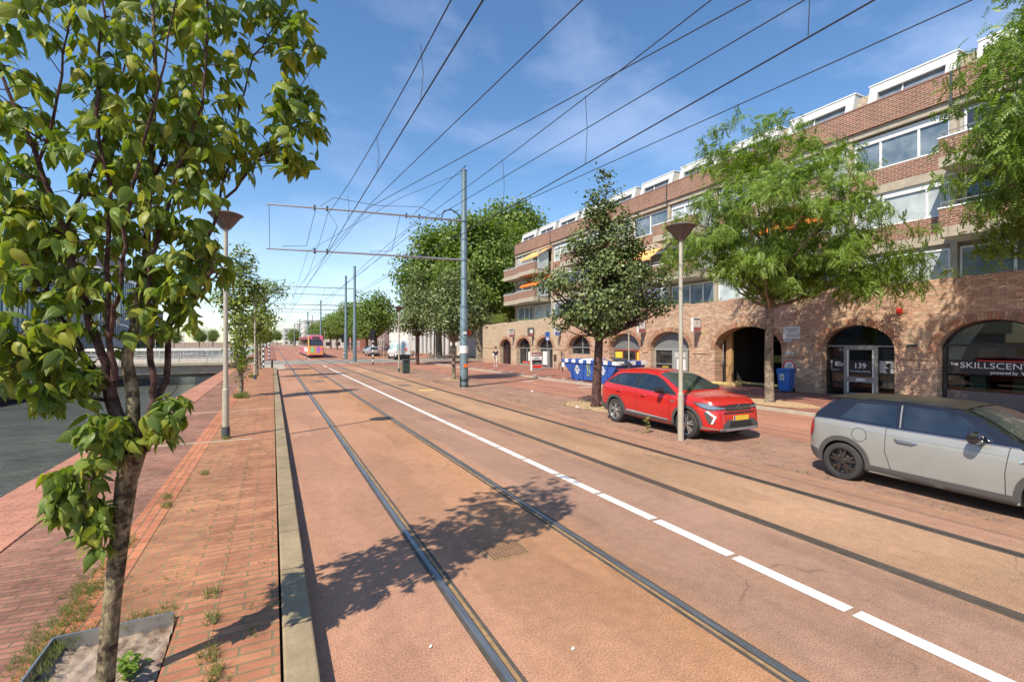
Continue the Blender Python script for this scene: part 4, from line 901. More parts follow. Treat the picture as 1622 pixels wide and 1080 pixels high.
def clad(car, mat, w=.07, a0=-8, a1=188, arch=1.13):
    for wy in car.wheels:
        r = car.wr*arch; cz = car.wr*1.02; o = arc(wy, cz, r+w, a0, a1)+arc(wy, cz, r-.002, a1, a0); car.both('arch_trim', o, mat, off=.012, res=.04)
def paint(name, c, metal=0, rough=.3):
    m = Mat(name, rough, metal, .5); m.color(m.mix(1., c, m.ramp(m.noise(m.oc(), 2.5, 5), [(.3, .94), (.7, 1.05)]), 'MULTIPLY')); m.b.inputs['Coat Weight'].default_value = .7; m.b.inputs['Coat Roughness'].default_value = .06; return m.m
chrome = flat('chrome trim', (.65, .66, .68), .18, 1.)
carglass = glass('tinted car glass', (.006, .008, .01), .02, (.03, .038, .045)); carglass.node_tree.nodes['Principled BSDF'].inputs['Coat Weight'].default_value = 1.
clearglass = glass('windscreen glass', (.03, .04, .045), .02, (.075, .085, .08)); clearglass.node_tree.nodes['Principled BSDF'].inputs['Coat Weight'].default_value = 1.
lightglass = flat('headlamp glass', (.28, .31, .33), .08, .6); redlens = flat('red lamp lens', (.42, .015, .02), .12, 0, .6, .6)
seam = flat('panel gap', (.01, .01, .01), .8); clad_m = plain('grey plastic cladding', (.075, .072, .07), .55, var=.1)
plate_m = flat('yellow number plate', (.78, .52, .05), .5)
# grey hatchback
gp = paint('warm grey paint', (.29, .295, .28), .15, .3)
mini = Car('hatchback_car', (9.44, 5.29, 0), math.pi, 'grey three door hatchback with black roof and dark wheels parked at the right', 'cars parked along the tram road', 3.85,
    [(0,.60),(.02,.82),(.08,.97),(.22,1.14),(.36,1.29),(.46,1.345),(.7,1.375),(1.2,1.395),(1.9,1.385),(2.2,1.34),(2.42,1.25),(2.78,1.01),(2.92,.965),(3.3,.935),(3.6,.86),(3.75,.76),(3.82,.62),(3.85,.48)],
    [(0,1.0),(.5,1.0),(2.9,.925),(3.85,.85)], [(0,.60),(.06,.72),(.2,.80),(.6,.85),(1.2,.862),(2.9,.862),(3.4,.84),(3.65,.76),(3.8,.64),(3.85,.54)], [(0,.34),(.25,.20),(3.5,.16),(3.85,.24)], gp, (.66, 3.155), .308, roofm=flat('gloss black roof', (.012, .012, .016), .12, 0, .5, .8), lean=.20, crown=.025, sm=4)
def mini_parts(c):
    blk = flat('gloss black roof', (.012, .012, .016), .12, 0, .5, .8)
    roofdust = Mat('dusty black roof', .35, 0, .5); roofdust.color(roofdust.ramp(roofdust.noise(roofdust.oc(), 3, 6), [(.3, (.014, .013, .012)), (.7, (.045, .041, .03))])); roofdust = roofdust.m
    band = [(.16,.985),(.26,1.13),(.42,1.29),(.56,1.335),(1.9,1.355),(2.16,1.315),(2.36,1.25),(2.72,1.0),(2.80,.945),(1.5,.972),(.5,1.0)]
    c.both('window_band', band, blk, off=.006)
    c.both('quarter_window', [(.60,1.035),(.70,1.15),(.82,1.295),(1.38,1.315),(1.43,1.0),(.9,1.015)], carglass, off=.011, res=.06)
    c.both('door_window', [(1.52,.995),(1.49,1.315),(1.95,1.305),(2.16,1.255),(2.52,1.02),(2.55,.965)], carglass, off=.011, res=.06)
    c.line('pillar_seal', [(1.475,.99),(1.445,1.325)], M['grey'], .010, off=.010)
    c.line('shoulder_crease', [(.30,.90),(1.5,.86),(2.7,.82)], gp, .007, off=-.002)
    c.line('chrome_belt_strip', [(.10,.985),(.5,.995),(1.5,.965),(2.80,.935)], chrome, .008, off=.006)
    c.patch('roof_panel', 'top', [(-.56,.42),(.56,.42),(.60,.7),(.60,1.9),(.56,2.16),(-.56,2.16),(-.60,1.9),(-.60,.7)], roofdust, off=.007, res=.08)
    q = MB(); q.box(-.54, .54, .30, .50, 1.335, 1.365); q.build('roof_spoiler', roofdust, c.body, bevel=.012)
    c.patch('windscreen', 'top', [(-.54,2.20),(.54,2.20),(.66,2.80),(.4,2.88),(-.4,2.88),(-.66,2.80)], clearglass, off=.008, res=.07)
    c.patch('rear_window', 'rear', [(-.52,1.06),(.52,1.06),(.48,1.33),(-.48,1.33)], carglass, off=.008, res=.06)
    clad(c, clad_m, .075)
    c.both('sill_trim', [(.98,.20),(1.03,.345),(2.78,.315),(2.78,.195)], clad_m, off=.014)
    c.both('rear_bumper_trim', [(.03,.26),(.03,.46),(.22,.44),(.30,.27)], clad_m, off=.012)
    c.line('door_seam', [(1.30,.98),(1.29,.60),(1.36,.34),(1.42,.29)], seam, .0045); c.line('door_seam', [(2.70,.93),(2.66,.6),(2.66,.28)], seam, .0045); c.line('seam', [(2.78,.94),(3.0,.83),(3.05,.72)], seam, .004)
    c.line('fuel_flap_seam', arc(.92, .80, .11, 0, 360), seam, .004, sides=(1,), n=3)
    for sg in (1, -1):
        h, n = c.ray('side', 1.55, .80, sg); q = MB(); q.tube([(h.x, 1.42, .815), (h.x+sg*.035, 1.47, .815), (h.x+sg*.035, 1.66, .805), (h.x, 1.71, .80)], .013, 8); q.build('door_handle', chrome, c.body)
        h, n = c.ray('side', 2.42, .95, sg); t = MB(); t.lathe([(0, -.15), (.055, -.13), (.085, -.06), (.09, .02), (.075, .09), (0, .10)], (0,0,0), 'x', 18); t.v = [(h.x+sg*(.15+v[0]*.9), 2.40+v[1]*.9, 1.02+v[2]) for v in t.v]; t.tube([(h.x-.01*sg, 2.44, .95), (h.x+sg*.10, 2.42, .97)], .03, 8); t.build('wing_mirror', blk, c.body, smooth=True)
        c.patch('tail_light', 'side', [(.03,.66),(.06,.93),(.15,.95),(.17,.80),(.10,.64)], redlens, off=.012, sg=sg, res=.03)
        c.patch('side_badge', 'side', [(2.80,.76),(2.80,.80),(3.06,.755),(3.02,.725)], chrome, off=.01, sg=sg, res=.04)
        c.patch('headlight', 'front', [(sg*x, z) for x, z in [(.36+.12*math.cos(a), .72+.12*math.sin(a)) for a in [k*.42 for k in range(15)]]], lightglass, off=.012, res=.04)
    c.patch('grille', 'front', [(-.30,.42),(.30,.42),(.34,.58),(.24,.68),(-.24,.68),(-.34,.58)], M['dark'], off=.008)
    q = MB(); q.tube([(-.55,2.86,.985), (-.1,2.82,1.0), (.2,2.84,.995)], .008, 5); q.build('wiper', M['dark'], c.body)
    c.add_wheels(flat('dark bronze alloy', (.085, .075, .07), .3, .7), 5, True)
mini_parts(mini)
# red crossover
rp_ = paint('bright red paint', (.52, .022, .018), .1, .22)
red = Car('crossover_car', (9.78, 11.79, 0), math.pi, 'bright red crossover car parked between the linden and the lamp post', 'cars parked along the tram road', 4.32,
    [(0,.70),(.02,.95),(.08,1.04),(.32,1.22),(.58,1.44),(.70,1.50),(1.1,1.55),(1.7,1.56),(2.25,1.53),(2.55,1.45),(3.22,1.09),(3.36,1.045),(3.8,1.00),(4.05,.94),(4.2,.85),(4.27,.70),(4.31,.5),(4.32,.38)],
    [(0,1.08),(.6,1.07),(3.3,.97),(4.41,.86)], [(0,.66),(.08,.78),(.3,.85),(.8,.895),(1.6,.90),(3.4,.90),(3.85,.87),(4.1,.78),(4.25,.68),(4.32,.58)], [(0,.42),(.3,.26),(4.0,.22),(4.32,.26)], rp_, (.84, 3.48), .342, lean=.24, crown=.03, sm=4)
def red_parts(c):
    c.both('side_windows_trim', [(.34,1.15),(.72,1.36),(.95,1.425),(1.8,1.465),(2.28,1.43),(2.55,1.34),(3.10,1.045),(3.14,1.0),(1.9,1.055),(.62,1.125)], M['dark'], off=.006)
    c.both('rear_quarter_window', [(.48,1.165),(.74,1.33),(.80,1.35),(.80,1.15)], carglass, off=.011, res=.05)
    c.both('rear_door_window', [(.84,1.145),(.86,1.385),(1.62,1.435),(1.66,1.09)], carglass, off=.011, res=.06)
    c.both('front_door_window', [(1.76,1.085),(1.74,1.44),(2.22,1.41),(2.50,1.32),(2.90,1.10),(2.92,1.03)], carglass, off=.011, res=.06)
    c.line('chrome_belt_strip', [(.30,1.14),(.62,1.118),(1.9,1.048),(3.12,.992)], chrome, .009, off=.008)
    c.patch('windscreen', 'top', [(-.58,2.36),(.58,2.36),(.72,3.14),(.45,3.24),(-.45,3.24),(-.72,3.14)], clearglass, off=.008, res=.08)
    c.patch('rear_window', 'rear', [(-.55,1.14),(.55,1.14),(.50,1.40),(-.50,1.40)], carglass, off=.008)
    c.both('rear_pillar_glass', [(.14,1.08),(.50,1.36),(.58,1.36),(.36,1.20),(.24,1.08)], M['dark'], off=.009, res=.04)
    clad(c, clad_m, .075)
    c.both('sill_trim', [(1.22,.245),(1.22,.40),(3.08,.34),(3.08,.235)], clad_m, off=.014)
    c.both('sill_chrome', [(1.34,.405),(1.34,.455),(1.62,.45),(2.92,.385),(2.92,.36)], plain('satin silver trim', (.5, .55, .62), .3, .6), off=.016, res=.04)
    c.both('rear_bumper_trim', [(.03,.34),(.03,.52),(.38,.50),(.40,.28)], clad_m, off=.012)
    for pts in ([(1.72,1.05),(1.74,.7),(1.74,.40)], [(2.92,1.0),(2.98,.75),(2.92,.36)], [(.74,1.12),(.98,.98),(1.1,.72),(1.2,.55)]): c.line('door_seam', pts, seam, .0045)
    for sg in (1, -1):
        for y0, z0 in ((1.0, .93), (2.0, .89)):
            h, n = c.ray('side', y0, z0, sg); q = MB(); q.tube([(h.x-.004*sg, y0-.1, z0), (h.x+sg*.03, y0-.06, z0), (h.x+sg*.03, y0+.08, z0), (h.x-.004*sg, y0+.12, z0)], .014, 8); q.build('door_handle', rp_, c.body)
        h, n = c.ray('side', 2.75, 1.0, sg); t = MB(); t.lathe([(0, -.14), (.06, -.12), (.085, -.05), (.085, .03), (.07, .10), (0, .11)], (0,0,0), 'x', 18); t.v = [(h.x+sg*(.17+v[0]), 2.72+v[1]*1.0, 1.10+v[2]*.95) for v in t.v]; t.tube([(h.x-.02*sg, 2.78, 1.02), (h.x+sg*.12, 2.74, 1.05)], .03, 8); t.build('wing_mirror', M['dark'], c.body, smooth=True)
        h, n = c.ray('side', 3.15, .86, sg); q = MB(); q.box(h.x-.004 if sg > 0 else h.x-.012, h.x+.012 if sg > 0 else h.x+.004, 3.0, 3.14, .83, .87); q.build('wing_badge', chrome, c.body)
        c.patch('headlight', 'side', [(3.70,.89),(3.98,.875),(4.24,.81),(4.24,.765),(4.08,.755),(3.92,.80)], lightglass, off=.012, sg=sg, res=.035)
        c.patch('headlight_front', 'front', [(sg*.72,.83),(sg*.68,.765),(sg*.46,.765),(sg*.44,.79)], lightglass, off=.012, res=.035)
        c.patch('tail_light', 'side', [(.04,.92),(.05,1.04),(.20,1.03),(.30,.98),(.16,.93)], redlens, off=.011, sg=sg, res=.03)
        c.patch('bumper_corner', 'side', [(3.97,.68),(4.05,.70),(4.2,.44),(4.06,.44)], clad_m, off=.012, sg=sg, res=.04)
        c.patch('day_light', 'side', [(4.00,.715),(4.07,.72),(4.22,.60),(4.15,.43),(4.11,.43),(4.17,.58)], M['whitelt'], off=.018, sg=sg, res=.03)
        c.patch('lower_chrome', 'side', [(3.9,.30),(3.92,.35),(4.24,.33),(4.24,.30)], chrome, off=.02, sg=sg, res=.04)
    c.patch('grille', 'front', [(-.42,.72),(.42,.72),(.48,.83),(.3,.85),(-.3,.85),(-.48,.83)], M['dark'], off=.008, res=.04)
    g = MB()
    for i in range(13):
        if i == 6: continue
        x = -.42+i*.07; h, n = c.ray('front', x, .78)
        if h is not None: g.tube([(x-.02, h.y+.014, .745), (x+.02, h.y+.012, .825)], .009, 6)
    g.build('grille_bars', chrome, c.body)
    c.patch('upper_slot', 'front', [(-.50,.655),(.50,.655),(.52,.69),(-.52,.69)], M['dark'], off=.008)
    c.patch('lower_bumper', 'front', [(-.56,.28),(.56,.28),(.60,.40),(.44,.52),(-.44,.52),(-.60,.40)], clad_m, off=.012)
    c.patch('lower_intake', 'front', [(-.40,.34),(.40,.34),(.36,.48),(-.36,.48)], M['dark'], off=.016)
    h, n = c.ray('front', 0, .79); q = MB()
    ro = [(0,.085),(.052,0),(0,-.085),(-.052,0)]; ri = [(0,.05),(.030,0),(0,-.05),(-.030,0)]
    q.prism([ro, ri], lambda a, b: (a, h.y+.035, .79+b), (0, -.02, 0)); q.build('diamond_emblem', flat('dark chrome', (.25, .32, .30), .2, .9), c.body)
    h, n = c.ray('front', 0, .56); q = MB(); q.box(-.26, .26, h.y+.015, h.y+.03, .50, .61); p = q.build('number_plate', plate_m, c.body); q = MB(); q.box(.215, .26, h.y+.03, h.y+.033, .50, .61); q.build('blue_strip', flat('plate blue', (.1, .12, .5), .5), p)
    q = MB(); q.box(-.52, .52, .50, .80, 1.485, 1.515); q.build('roof_spoiler', rp_, c.body, bevel=.012)
    for pts in ([(1.1,.62),(1.6,.56),(2.3,.50),(2.85,.52)], [(1.0,.90),(1.5,.93),(2.4,.92),(3.3,.90)]): c.line('body_crease', pts, rp_, .010, off=-.004)
    c.patch('front_lip', 'front', [(-.62,.275),(.62,.275),(.64,.335),(-.64,.335)], chrome if False else M['grey'], off=.018, res=.04)
    c.both('headlight_surround', [(3.66,.90),(3.98,.89),(4.25,.825),(4.25,.75),(4.06,.735),(3.90,.785)], M['dark'], off=.009, res=.035)
    q = MB(); q.tube([(-.6,3.2,1.075), (-.1,3.12,1.12), (.1,3.14,1.12)], .008, 5); q.build('wiper', M['dark'], c.body)
    rim = flat('silver alloy', (.42, .42, .42), .3, .7); c.add_wheels(rim, 5, True)
red_parts(red)
# silver car seen from behind, and the white van
sil = paint('silver paint', (.48, .50, .52), .4, .3)
sv = Car('suv_car', (14.7, 78.5, 0), 0, 'silver car seen from behind, stopped at the far crossing', 'cars beyond the crossing', 4.4, [(0,.8),(.04,1.05),(.3,1.45),(.5,1.55),(2.2,1.56),(2.6,1.45),(3.2,1.08),(3.9,1.0),(4.3,.85),(4.4,.5)], [(0,1.05),(4.4,.95)], [(0,.78),(.2,.88),(1,.92),(3.6,.92),(4.4,.7)], [(0,.35),(4.4,.25)], sil, (.85, 3.5), .34)
sv.patch('rear_window', 'rear', [(-.62,1.08),(.62,1.08),(.54,1.42),(-.54,1.42)], carglass); sv.both('side_windows', [(.5,1.1),(.7,1.42),(2.2,1.45),(3.0,1.08)], carglass)
for sg in (1, -1): sv.patch('tail_light', 'rear', [(sg*.5,.92),(sg*.84,.92),(sg*.84,1.04),(sg*.55,1.02)], redlens, off=.01)
sv.patch('bumper', 'rear', [(-.8,.36),(.8,.36),(.8,.56),(-.8,.56)], clad_m, off=.012); sv.patch('number_plate', 'rear', [(-.26,.72),(.26,.72),(.26,.83),(-.26,.83)], plate_m, off=.012); sv.add_wheels(M['steel'], 5)
for x, y, r, l in ((17.2, 96, 0, 'pale parked car far behind the silver one'), (9.9, 175, 0, 'pale speck of a car left of the tram, nearest of the far ones'), (10.0, 190, math.pi, 'farther pale speck of a car left of the tram')): copy_tree(sv.t, loc=(x, y, 0), rz=r, label=l)
vw = paint('white van paint', (.72, .74, .75), 0, .35)
van = Car('delivery_van', (15.2, 61.3, 0), 0, 'white delivery van with pale blue panels and red patch seen from behind', None, 5.6, [(0,1.2),(.03,2.3),(.12,2.42),(.4,2.45),(3.9,2.45),(4.3,2.3),(4.8,1.5),(5.1,1.25),(5.5,1.0),(5.6,.5)], [(0,1.25),(5.6,1.1)], [(0,.95),(.1,1.0),(4.6,1.0),(5.3,.95),(5.6,.8)], [(0,.4),(5.6,.3)], vw, (1.1, 4.5), .35, cat='van', lean=.12, lean_ref=1.2, crown=.02)
cy = flat('pale blue panel', (.25, .60, .70), .4)
van.patch('blue_panel', 'rear', [(-.85,1.25),(-.45,1.25),(-.45,2.1),(-.85,2.1)], cy, off=.01); van.patch('blue_panel', 'rear', [(-.2,1.5),(.05,1.5),(.05,2.1),(-.2,2.1)], cy, off=.01)
van.patch('red_patch', 'rear', [(.3+.2*math.cos(k*.5), 1.35+.26*math.sin(k*.5)) for k in range(13)], flat('faded red print', (.75, .2, .15), .5), off=.01)
van.both('blue_panel', [(2.5,1.3),(2.5,2.1),(3.1,2.1),(3.1,1.3)], cy, off=.01); van.both('cab_window', [(3.9,1.35),(3.95,2.0),(4.3,1.95),(4.75,1.4)], carglass, off=.01)
for sg in (1, -1):
    van.patch('tail_light', 'rear', [(sg*.84,.9),(sg*.95,.9),(sg*.95,1.25),(sg*.86,1.25)], redlens, off=.012)
    q = MB(); q.box(min(sg*1.05, sg*1.25), max(sg*1.05, sg*1.25), 4.4, 4.5, 1.3, 1.6); q.tube([(sg*.95, 4.45, 1.35), (sg*1.1, 4.45, 1.4)], .03, 5); q.build('wing_mirror', M['dark'], van.body)
van.patch('bumper', 'rear', [(-.95,.42),(.95,.42),(.95,.68),(-.95,.68)], M['dark'], off=.014); van.line('door_seam', [(0,.7),(0,2.3)], seam, .008, mode='rear', sides=(1,)); van.add_wheels(M['darkgrey'], 5)
# tram
t = empty('tram', (4.55, 74, 0), 0, 'pink and orange tram with colourful stickers coming up the far track', 'tram')
pk_ = paint('pink tram paint', (.72, .14, .24)); orr = paint('orange tram paint', (.78, .34, .10)); yl = flat('yellow tram edge', (.9, .6, .15), .4)
def tprism(z0, z1, w0, w1, y0, y1, ins0, ins1):
    q = MB(); pr = [(-w0,z0),(w0,z0),(w1,z1),(-w1,z1)]; A = [(x+1.05, y0+(ins0 if z > 2 else 0), z) for x, z in pr]; B = [(x+1.05, y1, z) for x, z in pr]; q.add(A+B, [(0,1,2,3), (7,6,5,4)]+[(i, (i+1) % 4, 4+(i+1) % 4, 4+i) for i in range(4)]); return q
b = tprism(.35, 3.25, 1.05, .98, 0, 14, .25, 0).build('body', pk_, t, bevel=.08); b2 = tprism(.35, 3.25, 1.05, .98, 14.5, 28.5, 0, 0).build('rear_section', pk_, t, bevel=.08)
tprism(.5, 3.2, .95, .9, 13.9, 14.6, 0, 0).build('bellows', M['dark'], t)
q = MB(); q.box(.12, 1.98, -.03, .02, .5, 1.75); fr = q.build('front_panel', orr, b, bevel=.01)
q = MB(); q.add([(.16,.005,1.78),(1.94,.005,1.78),(1.86,.24,2.75),(.24,.24,2.75)], [(0,1,2,3)]); q.add([(.16,-.02,1.78),(1.94,-.02,1.78),(1.86,.215,2.75),(.24,.215,2.75)], [(0,1,2,3)]); q.build('windscreen', M['glass'], b)
q = MB(); q.box(-.02, .12, -.02, .3, .45, 3.1); q.build('yellow_edge', yl, b); q = MB(); q.box(.55, 1.55, .16, .24, 2.8, 3.1); q.build('destination_box', M['darkgrey'], b)
for x0, x1, z0, z1, c in ((.35,.8,.8,1.6,(.25,.65,.35)), (1.1,1.55,.75,1.65,(.45,.18,.6)), (1.6,1.9,1.0,1.5,(.85,.2,.35))): q = MB(); q.box(x0, x1, -.045, -.028, z0, z1); q.build('sticker', flat('sticker', c, .5), fr)
for k in range(6): q = MB(); q.box(-.03, .01, 1.6+k*2.0, 3.0+k*2.0, 1.75, 2.7); q.build('side_window', M['glass'], b)
for k in range(6): q = MB(); q.box(-.03, .01, 15.2+k*2.1, 16.7+k*2.1, 1.75, 2.7); q.build('side_window', M['glass'], b2)
q = MB()
for k, h in enumerate((.7, .5, .7, .6, .7, .55, .7)): q.box(-.035, .01, 1.0+k*1.3, 1.85+k*1.3, .85, .85+h)
q.build('white_print', M['white'], b); q = MB(); q.box(.1, 2.0, .3, 28, .08, .4); q.build('bogies', M['dark'], t); q = MB(); q.box(.5, 1.6, 3, 24, 3.25, 3.5); q.build('roof_gear', M['grey'], t)
q = MB(); q.tube([(1.05, 6, 3.4), (1.05, 8.5, 4.8), (1.05, 6.5, 6.45)], .04, 6); q.tube([(.3, 6.5, 6.5), (1.8, 6.5, 6.5)], .03, 6); q.build('pantograph', M['dark'], t)
# blue skip
def skip():
    t = empty('skip_container', (0, 0, 0), 0, 'blue open skip with checked rim, full of rubbish, left of the red car', 'skip')
    bl = plain('scratched blue paint', (.035, .095, .36), .45, var=.2, scale=4); y0, y1, x0, x1, zb, zt = 19.2, 24.4, 15.75, 17.7, .16, 1.30
    q = MB(); f = [(y1, zt), (y1-.05, zt-.2), (y1-1.2, zb), (y0+.9, zb), (y0+.05, zt-.2), (y0, zt)]; n = len(f)
    ins = [(y1-.06, zt), (y1-.12, zt-.2), (y1-1.22, zb+.06), (y0+.92, zb+.06), (y0+.11, zt-.2), (y0+.06, zt)]
    A = [(x0+(zt-z)*.08, y, z) for y, z in f]; B = [(x1-(zt-z)*.08, y, z) for y, z in f]; A2 = [(x0+.05+(zt-z)*.08, y, z) for y, z in ins]; B2 = [(x1-.05-(zt-z)*.08, y, z) for y, z in ins]
    q.add(A, [tuple(range(n))]); q.add(B, [tuple(range(n))[::-1]]); q.add(A2, [tuple(range(n))]); q.add(B2, [tuple(range(n))])
    for P, Q in ((A, B), (A2, B2)): q.add(P+Q, [(i, i+1, n+i+1, n+i) for i in range(n-1)])
    b = q.build('tub', bl, t)
    q = MB()
    for yy in (23.35, 22.3, 21.2, 20.1): q.box(x0-.02, x0+.09, yy-.05, yy+.05, .14, 1.14)
    for yy in (22.9, 20.4): q.box(x0-.01, x0+.25, yy-.09, yy+.09, .085, .22)
    q.build('ribs', bl, b); a = MB(); k = 14
    for i in range(k):
        a.box(x0-.05, x0+.04, y0+(y1-y0)*i/k, y0+(y1-y0)*(i+1)/k, 1.12, 1.31, i % 2); a.box(x1-.04, x1+.05, y0+(y1-y0)*i/k, y0+(y1-y0)*(i+1)/k, 1.12, 1.31, i % 2)
    for i in range(5):
        for yy in (y0, y1): a.box(x0+.04+(x1-x0-.08)*i/5, x0+.04+(x1-x0-.08)*(i+1)/5, yy-.045, yy+.045, 1.12, 1.312, i % 2)
    a.build('checked_rim', [M['white'], bl], b)
    def emblem(yc, zc, s):
        q = MB(); ring = lambda r, n=20: [(r*math.cos(k*2*math.pi/n), r*math.sin(k*2*math.pi/n)*1.0) for k in range(n)]
        f3 = lambda u, v: (x0+(zt-zc-v)*.08-.012, yc-u, zc+v)
        q.prism([ring(.17*s), ring(.12*s)], f3, (.008, 0, 0)); q.prism([[(-.30*s,-.035*s), (.30*s,-.035*s), (.30*s,.035*s), (-.30*s,.035*s)]], f3, (.008, 0, 0))
        q.prism([[(0,.30*s), (-.17*s,.13*s), (-.12*s,.11*s), (0,.22*s), (.12*s,.11*s), (.17*s,.13*s)]], f3, (.008, 0, 0)); q.prism([[(0,-.30*s), (.17*s,-.13*s), (.12*s,-.11*s), (0,-.22*s), (-.12*s,-.11*s), (-.17*s,-.13*s)]], f3, (.008, 0, 0))
        q.build('white_emblem', M['white'], b)
    emblem(22.85, .72, .95); emblem(20.45, .78, .85)
    q = MB(); yy, zz = 21.75, .72; f3 = lambda u, v: (x0+(zt-zz-v)*.08-.012, yy-u, zz+v)
    q.tube([f3(-.12, .28), f3(.12, .24), f3(.10, .02), f3(.16, -.12), f3(.02, -.3), f3(-.14, -.26), f3(-.06, -.02), f3(-.12, .28)], .022, 5); q.build('graffiti', flat('yellow green spray', (.5, .6, .08), .6), b)
    q = MB(); q.box(x0-.02, x0+.02, 24.15, 24.4, .8, 1.2); q.build('side_plate', M['white'], b)
    q = MB(); q.tube([(x0+.3, 24.5, 1.25), (x0+.3, 24.95, 1.75), (x0+.3, 24.9, 1.2)], .03, 6); q.tube([(x0+.1, 24.45, .5), (x0+.1, 24.75, 1.0), (x0+.1, 24.45, 1.2)], .035, 6); q.build('lifting_hook', M['dark'], b)
skip()
random.seed(4)
for i, (x, y, l, mt) in enumerate(((16.1, 22.6, 'white sheet of board sticking out of the skip', 'white'), (16.4, 21.9, 'bent brown cardboard on top of the skip rubbish', 'wood'), (16.7, 20.3, 'heap of wooden planks at the right end of the skip', 'wood'), (16.3, 19.9, 'dark plank lying across the skip', 'darkgrey'))):
    q = MB(); 
    for k in range(4 if i > 1 else 2): q.box(x-.35, x+.3, y-.55+k*.15, y-.1+k*.22, 1.20+k*.05, 1.25+k*.055, rot=random.uniform(-.6, .6))
    o = q.build('rubbish', M[mt]); o.rotation_euler = (R(8*(1 if i % 2 else -1.0)), 0, 0); o.location.z = .02-(y*math.sin(R(8*(1 if i % 2 else -1.0))))*1.0; tag(o, l, 'rubbish')
q = MB(); rr_ = random.Random(2); vs = []; nx, ny = 8, 20
for j in range(ny+1):
    for i in range(nx+1): vs.append((15.9+1.65*i/nx, 19.5+4.7*j/ny, 1.02+rr_.uniform(-.08, .14)))
q.add(vs, [(j*(nx+1)+i, j*(nx+1)+i+1, (j+1)*(nx+1)+i+1, (j+1)*(nx+1)+i) for j in range(ny) for i in range(nx)]); tag(q.build('rubble_fill', plain('rubble', (.4, .3, .22), .9, var=.5, scale=9)), kind='stuff')

# ================================================================== BUILDINGS
def text(s, size, loc, mat, parent, align='LEFT', ext=.003, sx=1., spacing=1., name='lettering', bold=0.):
    cu = bpy.data.curves.new('t', 'FONT'); cu.body = s; cu.size = size; cu.align_x = align; cu.extrude = ext; cu.space_character = spacing; cu.offset = bold
    o = bpy.data.objects.new('t', cu); COL.objects.link(o); dg = bpy.context.evaluated_depsgraph_get(); me = bpy.data.meshes.new_from_object(o.evaluated_get(dg)); bpy.data.objects.remove(o)
    mt = Matrix(((0,0,-1,loc[0]), (-1,0,0,loc[1]), (0,1,0,loc[2]), (0,0,0,1))) @ Matrix.Diagonal((sx, 1, 1, 1)); me.transform(mt); me.materials.clear(); me.materials.append(mat); return link_mesh(name, me, parent)
WX = 21.2
def fyz(x): return lambda a, b: (x, a, b)
def arch(u0, u1, z0, sp, top, n=18, d=0.):
    """loop of (y,z), y from u1 (low) to u0 (high)"""
    c = (u0+u1)/2; r = (u0-u1)/2-d; h = top-sp-d
    return [(c-r, z0)]+[(c-r*math.cos(math.pi*k/n), sp+h*math.sin(math.pi*k/n)**.92) for k in range(n+1)]+[(c+r, z0)]
ARCH = dict(a1=(44.7,42.2,.06,1.75,2.62), a2=(41.0,38.25,.06,1.72,2.70), a3=(37.0,34.3,.06,1.70,2.74), a4=(31.9,29.0,1.35,1.75,2.84), a5=(26.7,23.6,.06,1.78,2.90), a6=(22.65,19.55,.06,1.85,2.95), g=(17.8,14.05,.0,1.95,3.10), d=(12.25,9.55,.06,1.98,3.0), s=(8.25,5.35,.06,1.92,3.07))
wall = empty('old_arch_wall', (0, 0, 0), 0, 'long old brick wall with nine arched openings below the apartment block', 'wall')
rw = random.Random(8)
def wall_part(ya, yb, keys, mat, name, za, zb):
    lo = [(yb, 0.)]
    bott = []
    for k in sorted(keys, key=lambda k: ARCH[k][1]):
        a = ARCH[k]
        if a[2] < .5: bott += arch(a[0], a[1], 0., a[3], a[4])
    holes = [arch(ARCH[k][0], ARCH[k][1], ARCH[k][2], ARCH[k][3], ARCH[k][4]) for k in keys if ARCH[k][2] > .5]
    top = []; y = yb
    while y > ya: top.append((y, za+(zb-za)*(y-ya)/(yb-ya)+rw.uniform(-.035, .035)+.03*math.sin(y*1.3))); y -= .22
    loop = [(ya, 0.)]+bott+[(yb, 0.)]+top+[(ya, za)]
    q = MB(); q.prism([loop]+holes, fyz(WX), (.62, 0, 0), back=True); return q.build(name, mat, wall)
wall_part(-6, 33.2, ['a4','a5','a6','g','d','s'], M['oldwall'], 'red_brickwork', 4.66, 4.42); wall_part(33.2, 49.3, ['a1','a2','a3'], M['oldwall_y'], 'yellow_brickwork', 4.42, 4.2)
q = MB(); q.box(WX+.62, 34, 48.7, 49.3, 0, 4.15); q.build('end_return', M['oldwall_y'], wall)
q = MB()   # shallow ledge course running between the arches
segs = [(49.25,44.75),(42.1,41.1),(38.1,37.1),(34.2,32.0),(28.9,26.8),(23.5,22.75),(19.45,17.95),(13.9,12.4),(9.4,8.4),(5.2,-6)]
for a, b in segs: q.box(WX-.035, WX, b+.12, a-.12, 1.66, 1.74); q.box(WX-.02, WX, b+.12, a-.12, 0.085, .5)
q.build('ledge_course', M['oldwall'], wall)
for k, a in ARCH.items():
    q = MB(); c = (a[0]+a[1])/2; r = (a[0]-a[1])/2; h = a[4]-a[3]; n = int(math.pi*(r+h)/2/.078)
    for i in range(n):
        t0 = math.pi*(i+.06)/n; t1 = math.pi*(i+.94)/n; dd = .27
        P = [(c-(r+e)*math.cos(t), a[3]+(h+e)*math.sin(t)**.92) for t in (t0, t1) for e in (.0, dd)]
        P = [P[0], P[1], P[3], P[2]]; o = -.012-.012*rw.random(); q.add([(WX+o, y, z) for y, z in P]+[(WX+.12, y, z) for y, z in P], [(0,1,2,3)]+[(j, (j+1) % 4, 4+(j+1) % 4, 4+j) for j in range(4)])
    q.build('arch_ring', M['vous'], wall)
